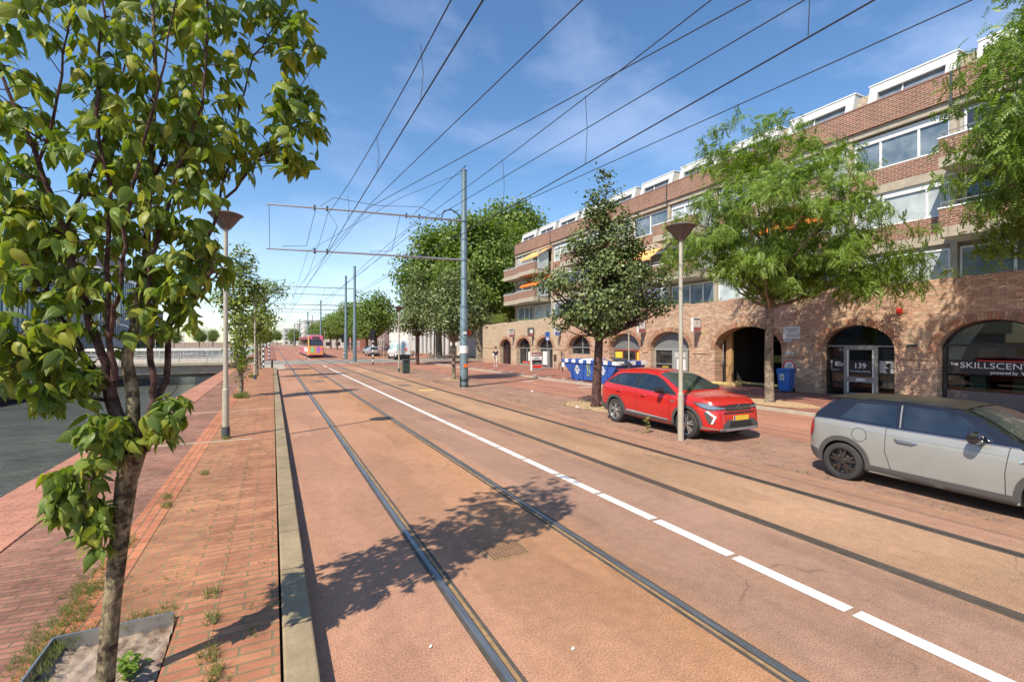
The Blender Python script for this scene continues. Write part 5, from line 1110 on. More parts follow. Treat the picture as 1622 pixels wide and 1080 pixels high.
# transparent shop glass with a real room behind
m = Mat('clear shop glass', .02, 0, .6); tr = m.node('ShaderNodeBsdfTransparent'); tr.inputs[0].default_value = (.62, .66, .66, 1); gl = m.node('ShaderNodeBsdfGlossy'); gl.inputs['Roughness'].default_value = .02; fr = m.node('ShaderNodeFresnel'); fr.inputs[0].default_value = 1.5
ad = m.math('ADD', fr.outputs[0], .06); mx = m.node('ShaderNodeMixShader'); m.link(fr.outputs[0], mx.inputs[0]); m.link(tr.outputs[0], mx.inputs[1]); m.link(gl.outputs[0], mx.inputs[2]); m.link(mx.outputs[0], m.n['Material Output'].inputs['Surface']); M['clear'] = m.m
def frame_arch(k, x, mat, w=.07, name='frame', parent=wall):
    a = ARCH[k]; q = MB(); q.prism([arch(a[0], a[1], a[2], a[3], a[4], d=.005), arch(a[0], a[1], a[2]+w, a[3], a[4], d=w)], fyz(x), (.08, 0, 0)); return q.build(name, mat, parent)
def pane_arch(k, x, mat, parent, z0=None, name='pane'):
    a = ARCH[k]; q = MB(); q.prism([arch(a[0], a[1], a[2] if z0 is None else z0, a[3], a[4], d=.02)], fyz(x), (.02, 0, 0), back=True); return q.build(name, mat, parent)
def bars(L_, mat, parent, name='bars', x=WX+.33, dp=.09):
    q = MB()
    for y0, y1, z0, z1 in L_: q.box(x, x+dp, min(y0, y1), max(y0, y1), z0, z1)
    return q.build(name, mat, parent)
def box(x0, x1, y0, y1, z0, z1, mat, parent, name, bevel=0): q = MB(); q.box(x0, x1, min(y0, y1), max(y0, y1), z0, z1); return q.build(name, mat, parent, bevel=bevel)
def room(y0, y1, z1, depth, mat, parent, name='room'):
    q = MB(); x0, x1 = WX+.63, WX+.63+depth
    q.quad((x1,y0,0), (x1,y1,0), (x1,y1,z1), (x1,y0,z1)); q.quad((x0,y0,0), (x1,y0,0), (x1,y0,z1), (x0,y0,z1)); q.quad((x0,y1,0), (x0,y1,z1), (x1,y1,z1), (x1,y1,0)); q.quad((x0,y0,z1), (x1,y0,z1), (x1,y1,z1), (x0,y1,z1)); q.quad((x0,y0,.07), (x0,y1,.07), (x1,y1,.07), (x1,y0,.07))
    return q.build(name, mat, parent)
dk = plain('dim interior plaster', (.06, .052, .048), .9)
X = WX+.36
# a1 dark doorway
f = frame_arch('a1', X, M['darkgrey'], .06); pane_arch('a1', X+.05, plain('dark red doors', (.05, .02, .02), .5), f, name='door_leaf'); bars([(43.4,43.5,.1,2.5),(42.3,44.6,1.72,1.80)], M['dark'], f)
f = frame_arch('a2', X, M['grey'], .06); pane_arch('a2', X+.05, M['shopglass'], f); bars([(38.3,40.95,1.70,1.78),(39.5,39.57,.1,1.7)], M['grey'], f); box(X+.02, X+.04, 38.4, 40.4, .3, .48, plain('red strip', (.6,.1,.08)), f, 'red_strip'); box(X+.02, X+.04, 38.5, 39.3, .55, 1.4, M['whitelt'], f, 'poster'); box(X-.05, X+.1, 38.3, 40.9, .085, .25, plain('mossy sill', (.25,.28,.2)), f, 'sill')
f = frame_arch('a3', X, M['grey'], .07); pane_arch('a3', X+.05, M['shopglass'], f); bars([(34.4,36.9,1.68,1.78),(35.4,35.5,.1,1.7),(34.55,34.62,.1,1.7)], M['grey'], f); box(X+.02, X+.04, 35.7, 36.6, .3, 1.5, M['whitelt'], f, 'poster')
f = frame_arch('a4', X, M['grey'], .06); pane_arch('a4', X+.05, M['shopglass'], f); bars([(29.1,31.8,1.86,1.93),(30.4,30.47,1.4,2.75)], M['grey'], f)
# a5 grey fanlight, dark door between yellow posters
f = frame_arch('a5', X, M['grey'], .07); pane_arch('a5', X+.05, M['shopglass'], f); a = ARCH['a5']; q = MB(); q.prism([arch(a[0], a[1], a[3], a[3]+.01, a[4], d=.08)[1:-1]], fyz(X+.01), (.03, 0, 0)); q.build('fanlight_panel', plain('grey panel', (.16,.17,.17), .4), f)
bars([(23.7,26.6,1.72,1.84),(25.65,25.72,.1,1.75),(24.35,24.42,.1,1.75)], plain('reddish frame', (.25,.07,.05), .5), f); box(X, X+.03, 25.75, 26.5, .45, 1.65, M['yellow'], f, 'poster'); box(X, X+.03, 23.75, 24.3, .45, 1.65, M['yellow'], f, 'poster')
tx = text('OPEN', .16, (X-.01, 24.95, 1.1), M['white'], f) if False else None
box(WX+.02, WX+.35, 23.62, 23.75, .09, 1.8, plain('orange post paint', (.62,.24,.10)), f, 'orange_post')
# a6 grey front with notice panels
gf = plain('pale grey shopfront', (.30,.31,.30), .5); f = frame_arch('a6', X, gf, .09); pane_arch('a6', X+.05, M['shopglass'], f); a = ARCH['a6']; q = MB(); q.prism([arch(a[0], a[1], a[3], a[3]+.01, a[4], d=.10)[1:-1]], fyz(X+.01), (.03, 0, 0)); q.build('fanlight_panel', plain('mottled grey fanlight', (.19,.20,.20), .35), f)
bars([(19.65,22.55,1.82,1.92),(21.05,21.15,.1,1.85),(19.98,20.05,.1,1.85),(21.2,22.55,.95,.99)], gf, f); box(X+.0, X+.04, 20.05, 21.05, .1, 1.82, gf, f, 'door_leaf'); box(X-.02, X, 20.15, 20.8, .3, 1.3, M['whitelt'], f, 'poster'); box(X-.02, X, 20.15, 20.95, 1.4, 1.68, plain('pale notice', (.5,.5,.47)), f, 'notice'); box(X+.02, X+.045, 21.2, 22.5, .1, .95, M['dark'], f, 'dark_board')
q = MB(); r6 = random.Random(1)
for i in range(6): 
    w = r6.uniform(.45, .85); q.box(X+.005, X+.02, 21.75-w/2, 21.75+w/2, .78-i*.12, .83-i*.12)
q.build('yellow_print', M['yellow'], f); q = MB(); q.box(X-.025, X-.02, 20.2, 20.75, .4, .62); q.build('dark_print', M['darkgrey'], f)
# vehicle arch: dark passage
tun = room(14.1, 17.75, 3.4, 9, plain('darkened passage wall', (.05, .042, .036), .95), wall, 'passage'); box(WX+.7, WX+.85, 17.3, 17.65, 0, 3.0, plain('tan timber post', (.40,.24,.11), .8), wall, 'timber_post'); bars([(16.9,17.0,.1,2.4),(15.6,15.7,.1,2.4),(14.6,14.68,.1,2.4),(14.2,17.2,2.35,2.45)], M['darkgrey'], wall, 'gate_frame', WX+3.2)  # the deep passage's darkness is put into its wall colour
box(WX+3.3, WX+3.35, 16.0, 16.8, 1.2, 1.6, plain('greenish lit pane', (.2,.24,.06)), wall, 'pane'); 
q = MB(); q.box(20.75, 21.25, 16.2, 17.7, .085, .22); q.box(22.4, 22.6, 14.4, 17.7, .085, .2); tag(q.build('yellow_ramp_kerb', plain('worn yellow and stone kerb', (.52,.40,.16), .8, var=.4, scale=5), bevel=.03), 'worn yellow kerb stone at the mouth of the vehicle arch', 'kerb stone')
q = MB(); q.tube([(23.2, 15.35, .08), (23.2, 15.35, .75), (23.2, 15.35, .82)], [.06, .06, .02], 10); tag(q.build('bollard', M['steel'], smooth=True), 'short pale bollard inside the dark vehicle arch', 'bollard')
# door 139
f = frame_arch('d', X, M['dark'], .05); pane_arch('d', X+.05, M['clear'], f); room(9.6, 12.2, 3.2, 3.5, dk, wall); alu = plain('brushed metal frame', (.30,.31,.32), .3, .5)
bars([(9.6,12.2,2.12,2.18)], alu, f); bars([(11.42,11.54,.09,2.14),(10.28,10.42,.09,2.14),(10.42,11.42,2.0,2.14),(10.42,11.42,.09,.22),(10.42,11.42,.66,.88)], alu, f, 'door_frame', X-.02, .06); bars([(11.36,11.42,.22,2.0),(10.42,10.48,.22,2.0)], M['whitelt'], f, 'door_bead', X-.01, .04)
box(X+.03, X+.045, 11.42, 12.19, 1.02, 1.62, M['dark'], f, 'black_band'); box(X+.03, X+.045, 9.6, 10.42, 1.02, 1.62, M['dark'], f, 'black_band'); box(X+.03, X+.045, 10.42, 11.42, .98, 1.55, M['dark'], f, 'black_band'); box(X-.035, X-.02, 10.72, 11.05, .72, .81, M['whitelt'], f, 'letter_slot')
wh = flat('white vinyl lettering', (.8, .8, .8), .5); text('139', .30, (X+.02, 10.94, 1.24), wh, f, 'CENTER', sx=1.05, bold=.004); text('THE SKILLSCENTER', .085, (X+.02, 10.94, 1.08), wh, f, 'CENTER', sx=1.05)
text('Openingstijden', .085, (X+.02, 10.22, 1.50), wh, f, bold=.001)
q = MB()
for i in range(7): q.box(X+.018, X+.024, 10.23-[.26,.2,.24,.3,.22,.2,.24][i], 10.23, 1.44-i*.055, 1.465-i*.055); q.box(X+.018, X+.024, 9.70, 9.86, 1.44-i*.055, 1.465-i*.055)
for i, w in enumerate((.22, .38, .30)): q.box(X+.018, X+.024, 11.9-w, 11.9, 1.45-i*.075, 1.485-i*.075)
q.box(X+.018, X+.024, 12.03, 12.045, 1.14, 1.5); q.box(X+.018, X+.024, 11.72, 12.045, 1.13, 1.145); q.add([(X+.02, 12.09, 1.46), (X+.02, 11.985, 1.46), (X+.02, 12.037, 1.55)], [(0,1,2)]); q.build('small_print', wh, f)
for y, z0, z1, c in ((11.75, 1.65, 2.05, (.35,.36,.35)), (9.95, 1.65, 2.05, (.28,.28,.27)), (11.7, .35, .95, (.30,.22,.2)), (9.95, .5, .95, (.33,.33,.31))): box(X+.25, X+.3, y-.3, y+.3, z0, z1, plain('dim display board', c, .8), f, 'display_board')
box(X+.2, X+.24, 11.85, 12.08, 1.72, 2.02, M['red'], f, 'red_notice')
# curtained window
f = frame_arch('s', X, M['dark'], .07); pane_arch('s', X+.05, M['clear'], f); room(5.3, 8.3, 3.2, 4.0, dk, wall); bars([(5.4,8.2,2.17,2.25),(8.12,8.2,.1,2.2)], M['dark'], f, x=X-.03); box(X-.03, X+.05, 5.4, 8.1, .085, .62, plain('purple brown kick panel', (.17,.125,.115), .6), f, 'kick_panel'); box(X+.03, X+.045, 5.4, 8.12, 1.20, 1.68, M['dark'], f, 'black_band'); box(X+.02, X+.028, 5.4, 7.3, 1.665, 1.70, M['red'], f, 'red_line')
text('THE', .12, (X+.02, 8.02, 1.50), wh, f, bold=.001); text('SKILLSCENTER', .285, (X+.02, 7.76, 1.42), wh, f, sx=1.13, spacing=1.02); text('powered by', .13, (X+.02, 6.97, 1.25), wh, f, sx=1.05, bold=.002); text('W3STC', .13, (X+.02, 6.22, 1.25), wh, f, sx=1.05, bold=.007)
cm = plain('pale linen curtain', (.82,.79,.72), .9, var=.06)
def curtain(yo, yi, sg):
    q = MB(); n = 40; top, bot = 3.05, 1.70; vs = []
    for j in range(13):
        z = top+(bot-top)*j/12; t = j/12; wdt = (yo-yi)*(1-t)**1.3+(.30 if sg > 0 else -.30)*t**.6*1.2
        for i in range(n+1): vs.append((X+.20+.03*math.sin(i*1.3+j*.05), yo-wdt*i/n, z))
    q.add(vs, [(j*(n+1)+i, j*(n+1)+i+1, (j+1)*(n+1)+i+1, (j+1)*(n+1)+i) for j in range(12) for i in range(n)]); q.build('curtain', cm, f, smooth=True, ang=R(80))
curtain(8.15, 7.15, 1); curtain(5.45, 6.35, -1)
for y, z0, z1, w, c in ((7.55, .62, 1.15, .28, (.18,.30,.22)), (6.3, .62, 1.1, .3, (.1,.22,.14)), (7.1, 1.75, 2.1, .35, (.30,.17,.10)), (6.75, 1.75, 2.12, .2, (.20,.27,.33)), (8.0, .7, 1.1, .3, (.42,.35,.3)), (6.0, 1.8, 2.1, .15, (.35,.36,.3))): box(X+.6, X+.9, y-w, y+w, z0, z1, plain('room furniture', c, .8), f, 'furniture')
# things fixed to the wall
def lightbox(y, z0, z1, label, c=(.62,.62,.60), x0=20.55, mark='red', big=False):
    t = empty('projecting_sign', (0, 0, 0), 0, label, 'sign', 'projecting light boxes on the old wall'); b = box(x0, WX-.08, y-.09, y+.09, z0, z1, plain('aged white light box', c, .5), t, 'box', .012)
    box(WX-.09, WX+.02, y-.05, y+.05, z1-.3, z1-.24, M['darkgrey'], t, 'bracket'); box(WX-.09, WX+.02, y-.05, y+.05, z0+.2, z0+.26, M['darkgrey'], t, 'bracket')
    cmap = dict(red=plain('dull maroon strip', (.30,.10,.10)), blue=plain('blue strip', (.08,.15,.4)), dark=M['darkgrey'])
    box(x0+.03, WX-.11, y-.096, y-.09, z0+.03, z0+.26, cmap[mark], b, 'bottom_strip'); box(x0+.06, WX-.14, y-.096, y-.09, z1-.12, z1-.05, M['darkgrey'], b, 'small_print'); box(x0+.26, x0+.31, y-.096, y-.09, z0+.42, z1-.22, M['darkgrey'], b, 'small_print')
lightbox(18.75, 2.88, 3.66, 'white light box sign left of the vehicle arch, beyond the near lamp pole'); lightbox(23.1, 2.90, 3.78, 'light box sign between the yellow poster arch and the pale grey shopfront'); lightbox(27.6, 2.9, 3.5, 'light box sign half hidden behind the linden trunk', mark='dark')
lightbox(33.0, 2.85, 3.45, 'pale blue marked light box sign right of the third arch', (.55,.60,.64), mark='blue'); lightbox(37.5, 2.8, 3.62, 'dark edged light box sign with white oval, between second and third arch', (.12,.11,.11)); lightbox(41.4, 2.78, 3.6, 'leftmost light box sign, between the dark doorway and the second arch', (.5,.45,.42))
q = MB(); q.lathe([(0,-.02),(.22,-.02),(.24,0),(.2,.01),(0,.01)], (0,0,0), 'z', 20); o = None
t = empty('oval_panel', (20.85, 37.39, 3.28), 0, 'white oval on the dark light box sign', 'sign')
o = MB(); o.prism([[(.17*math.cos(k*.3927), .2*math.sin(k*.3927)) for k in range(16)]], lambda a, b: (a, 0, b), (0, .01, 0)); o = o.build('face', M['white'], t)
q = MB(); q.box(WX-.03, WX+.01, 13.16, 13.96, 2.46, 3.03); s = tag(q.build('wall_notice', plain('white enamel notice', (.62,.60,.60), .4)), 'large white notice board with lines of grey print right of the vehicle arch', 'notice')
gt = plain('grey print', (.28,.27,.28)); q = MB()
for z, w, h in ((2.90,.5,.045), (2.80,.36,.045), (2.63,.66,.03), (2.56,.54,.03)):
    y = 13.56+w/2; rr = random.Random(int(z*100))
    while y > 13.56-w/2: l = rr.uniform(.04, .10); q.box(WX-.034, WX-.03, y-l, y, z, z+h); y -= l+.025
q.build('print', gt, s)
q = MB(); q.box(WX-.02, WX+.01, 13.55, 13.92, 2.33, 2.44); tag(q.build('wall_plate', plain('pale blue plate', (.42,.45,.55))), 'small pale blue plate directly under the large white notice', 'plate')
q = MB(); q.box(WX-.03, WX+.01, 13.44, 13.86, 1.68, 1.89); s = tag(q.build('wall_plate', plain('white plate', (.55,.54,.52))), 'small white plate above the round red ringed sign', 'plate'); q = MB(); [q.box(WX-.034, WX-.03, 13.5, 13.8, z, z+.02) for z in (1.74, 1.80)]; q.build('print', gt, s)
t = empty('round_sign', (WX-.06, 13.66, 1.20), 0, 'round white sign with a red ring on the wall above the blue bin', 'road sign')
def disc(r0, r1, x, mat, name, par=t, n=28):
    q = MB(); lp = [[(r1*math.cos(k*2*math.pi/n), r1*math.sin(k*2*math.pi/n)) for k in range(n)]]
    if r0: lp.append([(r0*math.cos(k*2*math.pi/n), r0*math.sin(k*2*math.pi/n)) for k in range(n)])
    q.prism(lp, lambda a, b: (x, a, b), (.012, 0, 0), back=True); return q.build(name, mat, par)
disc(0, .30, .012, M['whitelt'], 'plate'); disc(.225, .29, 0, M['red'], 'red_ring'); q = MB(); q.tube([(-.005,.10,.02), (-.005,0,.1), (-.005,-.1,.0)], .014, 6); q.tube([(-.005,.1,-.06), (-.005,.0,-.1), (-.005,-.1,-.04)], .014, 6); q.tube([(-.005,-.14,.14), (-.005,.14,-.14)], .014, 6); q.build('symbol', plain('grey symbol', (.35,.3,.32)), t)
q = MB(); q.box(WX-.10, WX+.0, 9.28, 9.46, 3.40, 3.60); tag(q.build('alarm_box', M['red'], bevel=.02), 'small red alarm box high on the wall between the door and the wide window', 'alarm')
t = empty('security_camera', (0, 0, 0), 0, 'small grey camera on the wall between the glass door and the wide window', 'camera'); q = MB(); q.tube([(WX, 8.95, 2.18), (WX-.12, 8.95, 2.2)], .03, 8); q.build('bracket', M['grey'], t); q = MB(); q.tube([(WX-.12, 8.8, 2.2), (WX-.12, 9.12, 2.17)], .055, 10); q.build('housing', M['darkgrey'], t, smooth=True)
# blue wheelie bin
t = empty('wheelie_bin', (20.45, 13.35, .085), R(-78), 'bright blue wheelie bin with a pale sticker in front of the round sign', 'wheelie bin')
bb = plain('bright blue plastic', (.03,.14,.50), .4, var=.12); q = MB(); P = [(-.21,-.24), (.21,-.24), (.21,.22), (-.21,.22)]; Q = [(-.28,-.32), (.28,-.32), (.28,.34), (-.28,.34)]
q.add([(x, y, .06) for x, y in P]+[(x, y, .95) for x, y in Q], [(0,3,2,1), (4,5,6,7)]+[(i, (i+1) % 4, 4+(i+1) % 4, 4+i) for i in range(4)]); b = q.build('body', bb, t, bevel=.03)
q = MB(); q.box(-.30, .30, -.36, .36, .95, .99); q.box(-.27, .27, -.31, .33, .99, 1.06); q.build('lid', bb, t, bevel=.025); q = MB(); q.tube([(-.27,.40,.94), (.27,.40,.94)], .02, 8); q.build('handle', bb, t)
for x in (-.24, .24): q = MB(); q.lathe([(0,-.025),(.10,-.025),(.10,.025),(0,.025)], (x, .25, .10), 'x', 18); q.build('wheel', M['rubber'], t)
q = MB(); q.add([(-.14,-.296,.55), (.04,-.296,.55), (.04,-.317,.82), (-.14,-.317,.82)], [(0,1,2,3)]); st = q.build('sticker', plain('pale sticker', (.55,.62,.6)), b); q = MB(); q.add([(-.09,-.305,.62), (-.01,-.305,.62), (-.01,-.318,.74), (-.09,-.318,.74)], [(0,1,2,3)]); q.build('green_mark', plain('green mark', (.15,.3,.2)), st)
# advertising board
t = empty('pavement_board', (18.65, 32.6, .085), R(0), 'black white and red folding board on the pavement by the third arch', 'advertising board')
q = MB(); q.add([(-.48,-.12,0),(.48,-.12,0),(.48,0,1.42),(-.48,0,1.42),(-.48,.12,0),(.48,.12,0)], [(0,1,2,3),(5,4,3,2),(0,3,4),(1,5,2)]); b = q.build('board', M['white'], t)
def bp(x0, x1, z0, z1, mat, n): q = MB(); f_ = lambda z: -.12*(1-z/1.42)-.008; q.add([(x0,f_(z0),z0),(x1,f_(z0),z0),(x1,f_(z1),z1),(x0,f_(z1),z1)], [(0,1,2,3)]); q.build(n, mat, b)
bp(-.46,.46,1.12,1.40,plain('dark red print',(.22,.03,.03)),'dark_field'); bp(-.40,.40,1.16,1.28,M['white'],'white_print'); bp(-.44,.44,.46,.82,M['dark'],'black_field'); bp(-.32,.32,.66,.70,M['white'],'white_print'); bp(-.32,.32,.54,.58,M['white'],'white_print'); bp(-.44,.44,.18,.42,M['red'],'red_field'); bp(-.3,.3,.90,.94,M['darkgrey'],'small_print'); bp(-.2,.2,1.0,1.03,M['darkgrey'],'small_print'); bp(-.47,.47,.02,.16,M['grey'],'foot_strip')

# ---- terrace and apartment block
q = MB(); q.box(WX+.62, 40, -8, 48.7, 3.55, 3.9); struct('terrace', q, M['conc_d'])
ap = empty('apartment_building', (0, 0, 0), 0, 'long brick and concrete apartment block with stacked balconies and grey dormers above the old wall', 'building')
BX = 25.5; Y1 = 49.37; PIT = 4.0; NB = 13; YE = Y1-PIT*NB; zc = [(6.5,6.95,7.70), (9.3,9.70,10.45)]
q = MB(); q.box(BX+.25, 38, YE, Y1-.02, 3.9, 13.4); q.build('core', plain('rendered wall', (.42,.40,.37), .9), ap)
q = MB(); [q.box(BX, BX+.3, YE, Y1, a, b) for a, b, _ in zc]; q.box(BX-.10, BX+.3, YE, Y1+.0, 12.16, 12.46)
for k in range(NB+1): y = Y1-PIT*k; q.box(BX-.03, BX+.3, y-.11 if k < NB else y, y+.11 if k else y, 3.9, 12.16)
q.build('concrete_frame', M['conc'], ap)
for _, b, c in zc: q = MB(); q.box(BX-.004, BX+.3, YE, Y1-.02, b, c); q.build('brick_spandrel', M['brick_y'], ap)
q = MB(); q.box(BX-.22, BX+.12, YE, Y1+.02, 12.46, 13.56); pp = q.build('brick_parapet', M['brick_y'], ap)
q = MB(); q.box(BX-.24, BX+.14, YE, Y1+.04, 13.56, 13.63); q.build('coping', plain('brick on edge coping', (.26,.12,.09)), pp)
q = MB(); q.box(BX-.01, BX+12, Y1, Y1+.25, 3.9, 13.5); q.build('end_wall', M['brick_x'], ap)
for k in range(0, NB+1, 2): q = MB(); q.box(BX-.26, BX-.2, Y1-PIT*k-.04, Y1-PIT*k+.04, 12.2, 13.6); q.build('downpipe', M['darkgrey'], ap)
def window(w, h, cols, name='window', blind=.0, glassm=None, fanl=0.):
    q = MB(); t = .075; q.box(0, .10, 0, w, 0, t); q.box(0, .10, 0, w, h-t, h); q.box(0, .10, 0, t, t, h-t); q.box(0, .10, w-t, w, t, h-t); c = 0.
    for f_ in cols[:-1]: c += f_; q.box(-.005, .10, c*w-.045, c*w+.045, t, h-t)
    if fanl: q.box(-.004, .098, t, w-t, fanl, fanl+.06)
    fr = q.build(name, M['white'], ap); q = MB(); q.box(.05, .07, t, w-t, t, h-t); q.build('pane', glassm or M['glassb'], fr)
    if blind: q = MB(); q.box(-.03, .03, .02, w-.02, h-.30, h); q.build('roller_box', M['whitelt'], fr)
    q = MB(); q.box(-.10, .02, -.02, w+.02, -.05, 0); q.build('sill', M['conc'], fr); return fr
wA = window(3.7, 1.60, [.30,.40,.30], blind=1, fanl=0); wB = window(3.7, 1.60, [.22,.45,.33], glassm=M['curtain'], blind=1); wC = window(3.7, 1.55, [.5,.5]); wD = window(1.55, 1.50, [1.], glassm=M['glass']); wG = window(3.7, 2.30, [.25,.30,.45], glassm=M['glassb']); wH = window(3.7, 2.30, [.4,.15,.45], glassm=M['curtain'])
proto_used = set()
def place(w, y, z, x=BX+.12):
    if w.name in proto_used: w = copy_tree(w)
    else: proto_used.add(w.name)
    w.parent = ap; w.location = (x, y, z)
    return w
BAL = {0, 1, 3, 4, 6, 8, 10, 11}; rb = random.Random(3)
for k in range(NB):
    yl = Y1-PIT*(k+1)+.15
    for (a, b, c), lv in zip(zc, (0, 1)):
        if k in BAL and k % 3 == 1: place(wD, yl+.1, c+.02); place(wD, yl+2.0, c+.02)
        else: place((wA, wB)[(k+lv) % 2] if k not in (4, 5) else wC, yl, c+.02)
    place((wG, wH)[k % 2], yl, 4.0)
def balcony(L_, dpt, c):
    q = MB(); q.box(-dpt, -.002, 0, L_, 0, .42); o = q.build('balcony', M['conc'], ap); q = MB(); q.box(-dpt+.0-.0, -dpt+.12, 0, L_, .42, 1.14); q.build('brick_front', M['brick_y'], o); q = MB(); q.box(-dpt+.12, -.45, 0, .12, .42, 1.13); q.build('brick_side', M['brick_x'], o); q = MB(); q.box(-dpt+.12, -.45, L_-.12, L_, .42, 1.13); q.build('brick_side', M['brick_x'], o)
    q = MB(); q.box(-dpt-.03, -dpt+.15, -.03, L_+.03, 1.14, 1.20); q.box(-dpt+.15, -.45, -.02, .13, 1.13, 1.18); q.box(-dpt+.15, -.45, L_-.13, L_+.02, 1.13, 1.18); q.build('white_capping', M['white'], o)
    q = MB(); q.tube([(-.02, .05, 1.38), (-dpt+.05, .05, 1.38), (-dpt+.05, L_-.05, 1.38), (-.02, L_-.05, 1.38)], .022, 6); [q.tube([(-dpt+.05, y, 1.15), (-dpt+.05, y, 1.38)], .015, 5) for y in (.05, L_/2, L_-.05)]; q.build('handrail', M['grey'], o)
    q = MB(); q.box(-1.3, -.02, -.04, .0, .45, 2.3); q.build('screen', plain('frosted screen', (.42,.48,.46), .3), o); return o
bproto = balcony(3.7, 1.7, 1); first = True
for k in range(NB):
    if k not in BAL: continue
    for a, b, c in zc:
        o = bproto if first else copy_tree(bproto); first = False; o.parent = ap; o.location = (BX-(.35 if k in (1,) else 0), Y1-PIT*(k+1)+.15-(1.6 if k == 1 else .0)*0, a-.02)
# dormers
def dormer():
    w = 3.35; q = MB(); pr = [(0,0), (.42,1.48), (2.2,1.48), (2.2,0)]; hole_lo, hole_hi = .32, 1.02
    fx = lambda z: .42*z/1.48
    # front with an opening
    for a, b, c, d in ((0, w, 0, .30), (0, w, 1.05, 1.48), (0, .38, .30, 1.05), (w-.38, w, .30, 1.05)): q.quad((fx(c), a, c), (fx(c), b, c), (fx(d), b, d), (fx(d), a, d))
    q.add([(x, 0, z) for x, z in pr], [(0,1,2,3)]); q.add([(x, w, z) for x, z in pr], [(3,2,1,0)]); q.quad((.42,0,1.48), (.42,w,1.48), (2.2,w,1.48), (2.2,0,1.48))
    i = .22
    for a, b, c, d in ((.38, w-.38, .30, .30), (.38, w-.38, 1.05, 1.05)): q.quad((fx(c), a, c), (fx(c), b, c), (fx(c)+i, b, c), (fx(c)+i, a, c))
    for y in (.38, w-.38): q.quad((fx(.3), y, .3), (fx(1.05), y, 1.05), (fx(1.05)+i, y, 1.05), (fx(.3)+i, y, .3))
    o = q.build('dormer', plain('pale grey dormer panel', (.52,.53,.52), .6, var=.05), ap); q = MB(); q.box(.38, 2.2, -.04, w+.04, 1.48, 1.54); q.build('white_capping', M['white'], o)
    q = MB(); q.quad((fx(.3)+.2,.38,.3), (fx(.3)+.2,w-.38,.3), (fx(1.05)+.2,w-.38,1.05), (fx(1.05)+.2,.38,1.05)); q.build('pane', M['glassb'], o); q = MB(); q.tube([(fx(.66)+.17,.38,.66), (fx(.66)+.17,w-.38,.66)], .035, 4); q.tube([(fx(.3)+.17, w*.6,.3), (fx(1.05)+.17, w*.6,1.05)], .035, 4); q.build('frame', M['white'], o); return o
dp = dormer(); first = True
for k in range(NB):
    o = dp if first else copy_tree(dp); first = False; o.parent = ap; o.location = (BX+.15, Y1-PIT*(k+1)+.05, 13.25)
q = MB(); q.add([(BX+.3, YE, 13.3), (BX+.3, Y1, 13.3), (BX+1.0, Y1, 14.62), (BX+1.0, YE, 14.62), (BX+10, YE, 14.62), (BX+10, Y1, 14.62)], [(0,1,2,3), (3,2,5,4)])
mm = Mat('tan roof tiles', .8); t_ = mm.brick(mm.oc('YZX'), (.40,.34,.24), (.34,.28,.2), (.15,.12,.1), .3, .17, .02); mm.color(t_.outputs['Color']).bump(t_.outputs['Fac'], -.8, .03); q.build('roof', mm.m, ap)
def awning(y0, y1, z, mat, parent=ap):
    q = MB(); n = 10; x0, x1 = BX-.1, BX-1.75; vs = []
    for j in range(4):
        for i in range(n+1): vs.append((x0+(x1-x0)*j/3, y0+(y1-y0)*i/n, z-.95*j/3+.02*math.sin(i*2)))
    for i in range(n+1): vs.append((x1, y0+(y1-y0)*i/n, z-1.12+.02*(i % 2)))
    q.add(vs, [(j*(n+1)+i, j*(n+1)+i+1, (j+1)*(n+1)+i+1, (j+1)*(n+1)+i) for j in range(4) for i in range(n)]); q.build('awning', mat, parent)
awning(41.2, 45.2, 12.05, M['peach']); awning(41.2, 45.2, 9.2, M['orange']); awning(13.6, 17.2, 9.2, M['orange']); awning(25.4, 29.2, 9.25, M['peach'])
# plants on top of the wall
C = []; r_ = np.random.default_rng(12)
for y0, y1, n, h in ((11, 17, 260, .5), (18, 27, 160, .25), (45, 48.5, 420, .9), (6.5, 10.5, 200, .5), (28, 44, 120, .2)): C.append(np.stack([r_.uniform(21.5, 22.3, n), r_.uniform(y0, y1, n), 4.35+r_.uniform(0, h, n)], 1))
C = np.concatenate(C); tag(leafcloud('terrace_planting', C, np.tile((0., 0, 1.), (len(C), 1)), .24, M['leaf_mid'], None, 'tuft', r_), kind='stuff')
# ---- far street buildings beyond the trees
def facade(x, y0, y1, H, mat, label, nwin, fl, glassm=None, depth=12, name='town_building', roofm=None, wz=(1.0, 2.4), ww=.55):
    t = empty(name, (x, y0, 0), 0, label, 'building'); L_ = y1-y0; q = MB(); q.box(0, depth, 0, L_, 0, H); w = q.build('wall', mat, t); q = MB(); q.box(-.12, depth+.1, -.1, L_+.1, H, H+.25); q.build('cornice', roofm or M['conc'], w)
    for f_ in range(fl):
        zb = f_*H/fl
        for i in range(nwin):
            c = L_*(i+.5)/nwin; hw = L_/nwin*ww/2; q = MB(); q.box(-.06, .02, c-hw, c+hw, zb+wz[0]*H/fl/3, zb+wz[1]*H/fl/3); o = q.build('window', M['white'], t)
            q = MB(); q.box(-.08, -.065, c-hw+.12, c-.05, zb+wz[0]*H/fl/3+.12, zb+wz[1]*H/fl/3-.12); q.box(-.08, -.065, c+.05, c+hw-.12, zb+wz[0]*H/fl/3+.12, zb+wz[1]*H/fl/3-.12); q.build('pane', glassm or M['glass'], o)
    return t
facade(28.5, 51.5, 62, 8.5, plain('dark brown brick', (.16,.12,.10)), 'brown building with white framed windows glimpsed beside the wall end', 4, 3)
facade(29, 62.5, 79, 6.8, plain('beige render', (.62,.52,.40)), 'beige building with tall pale windows behind the thick trunk', 7, 2, M['curtain'])
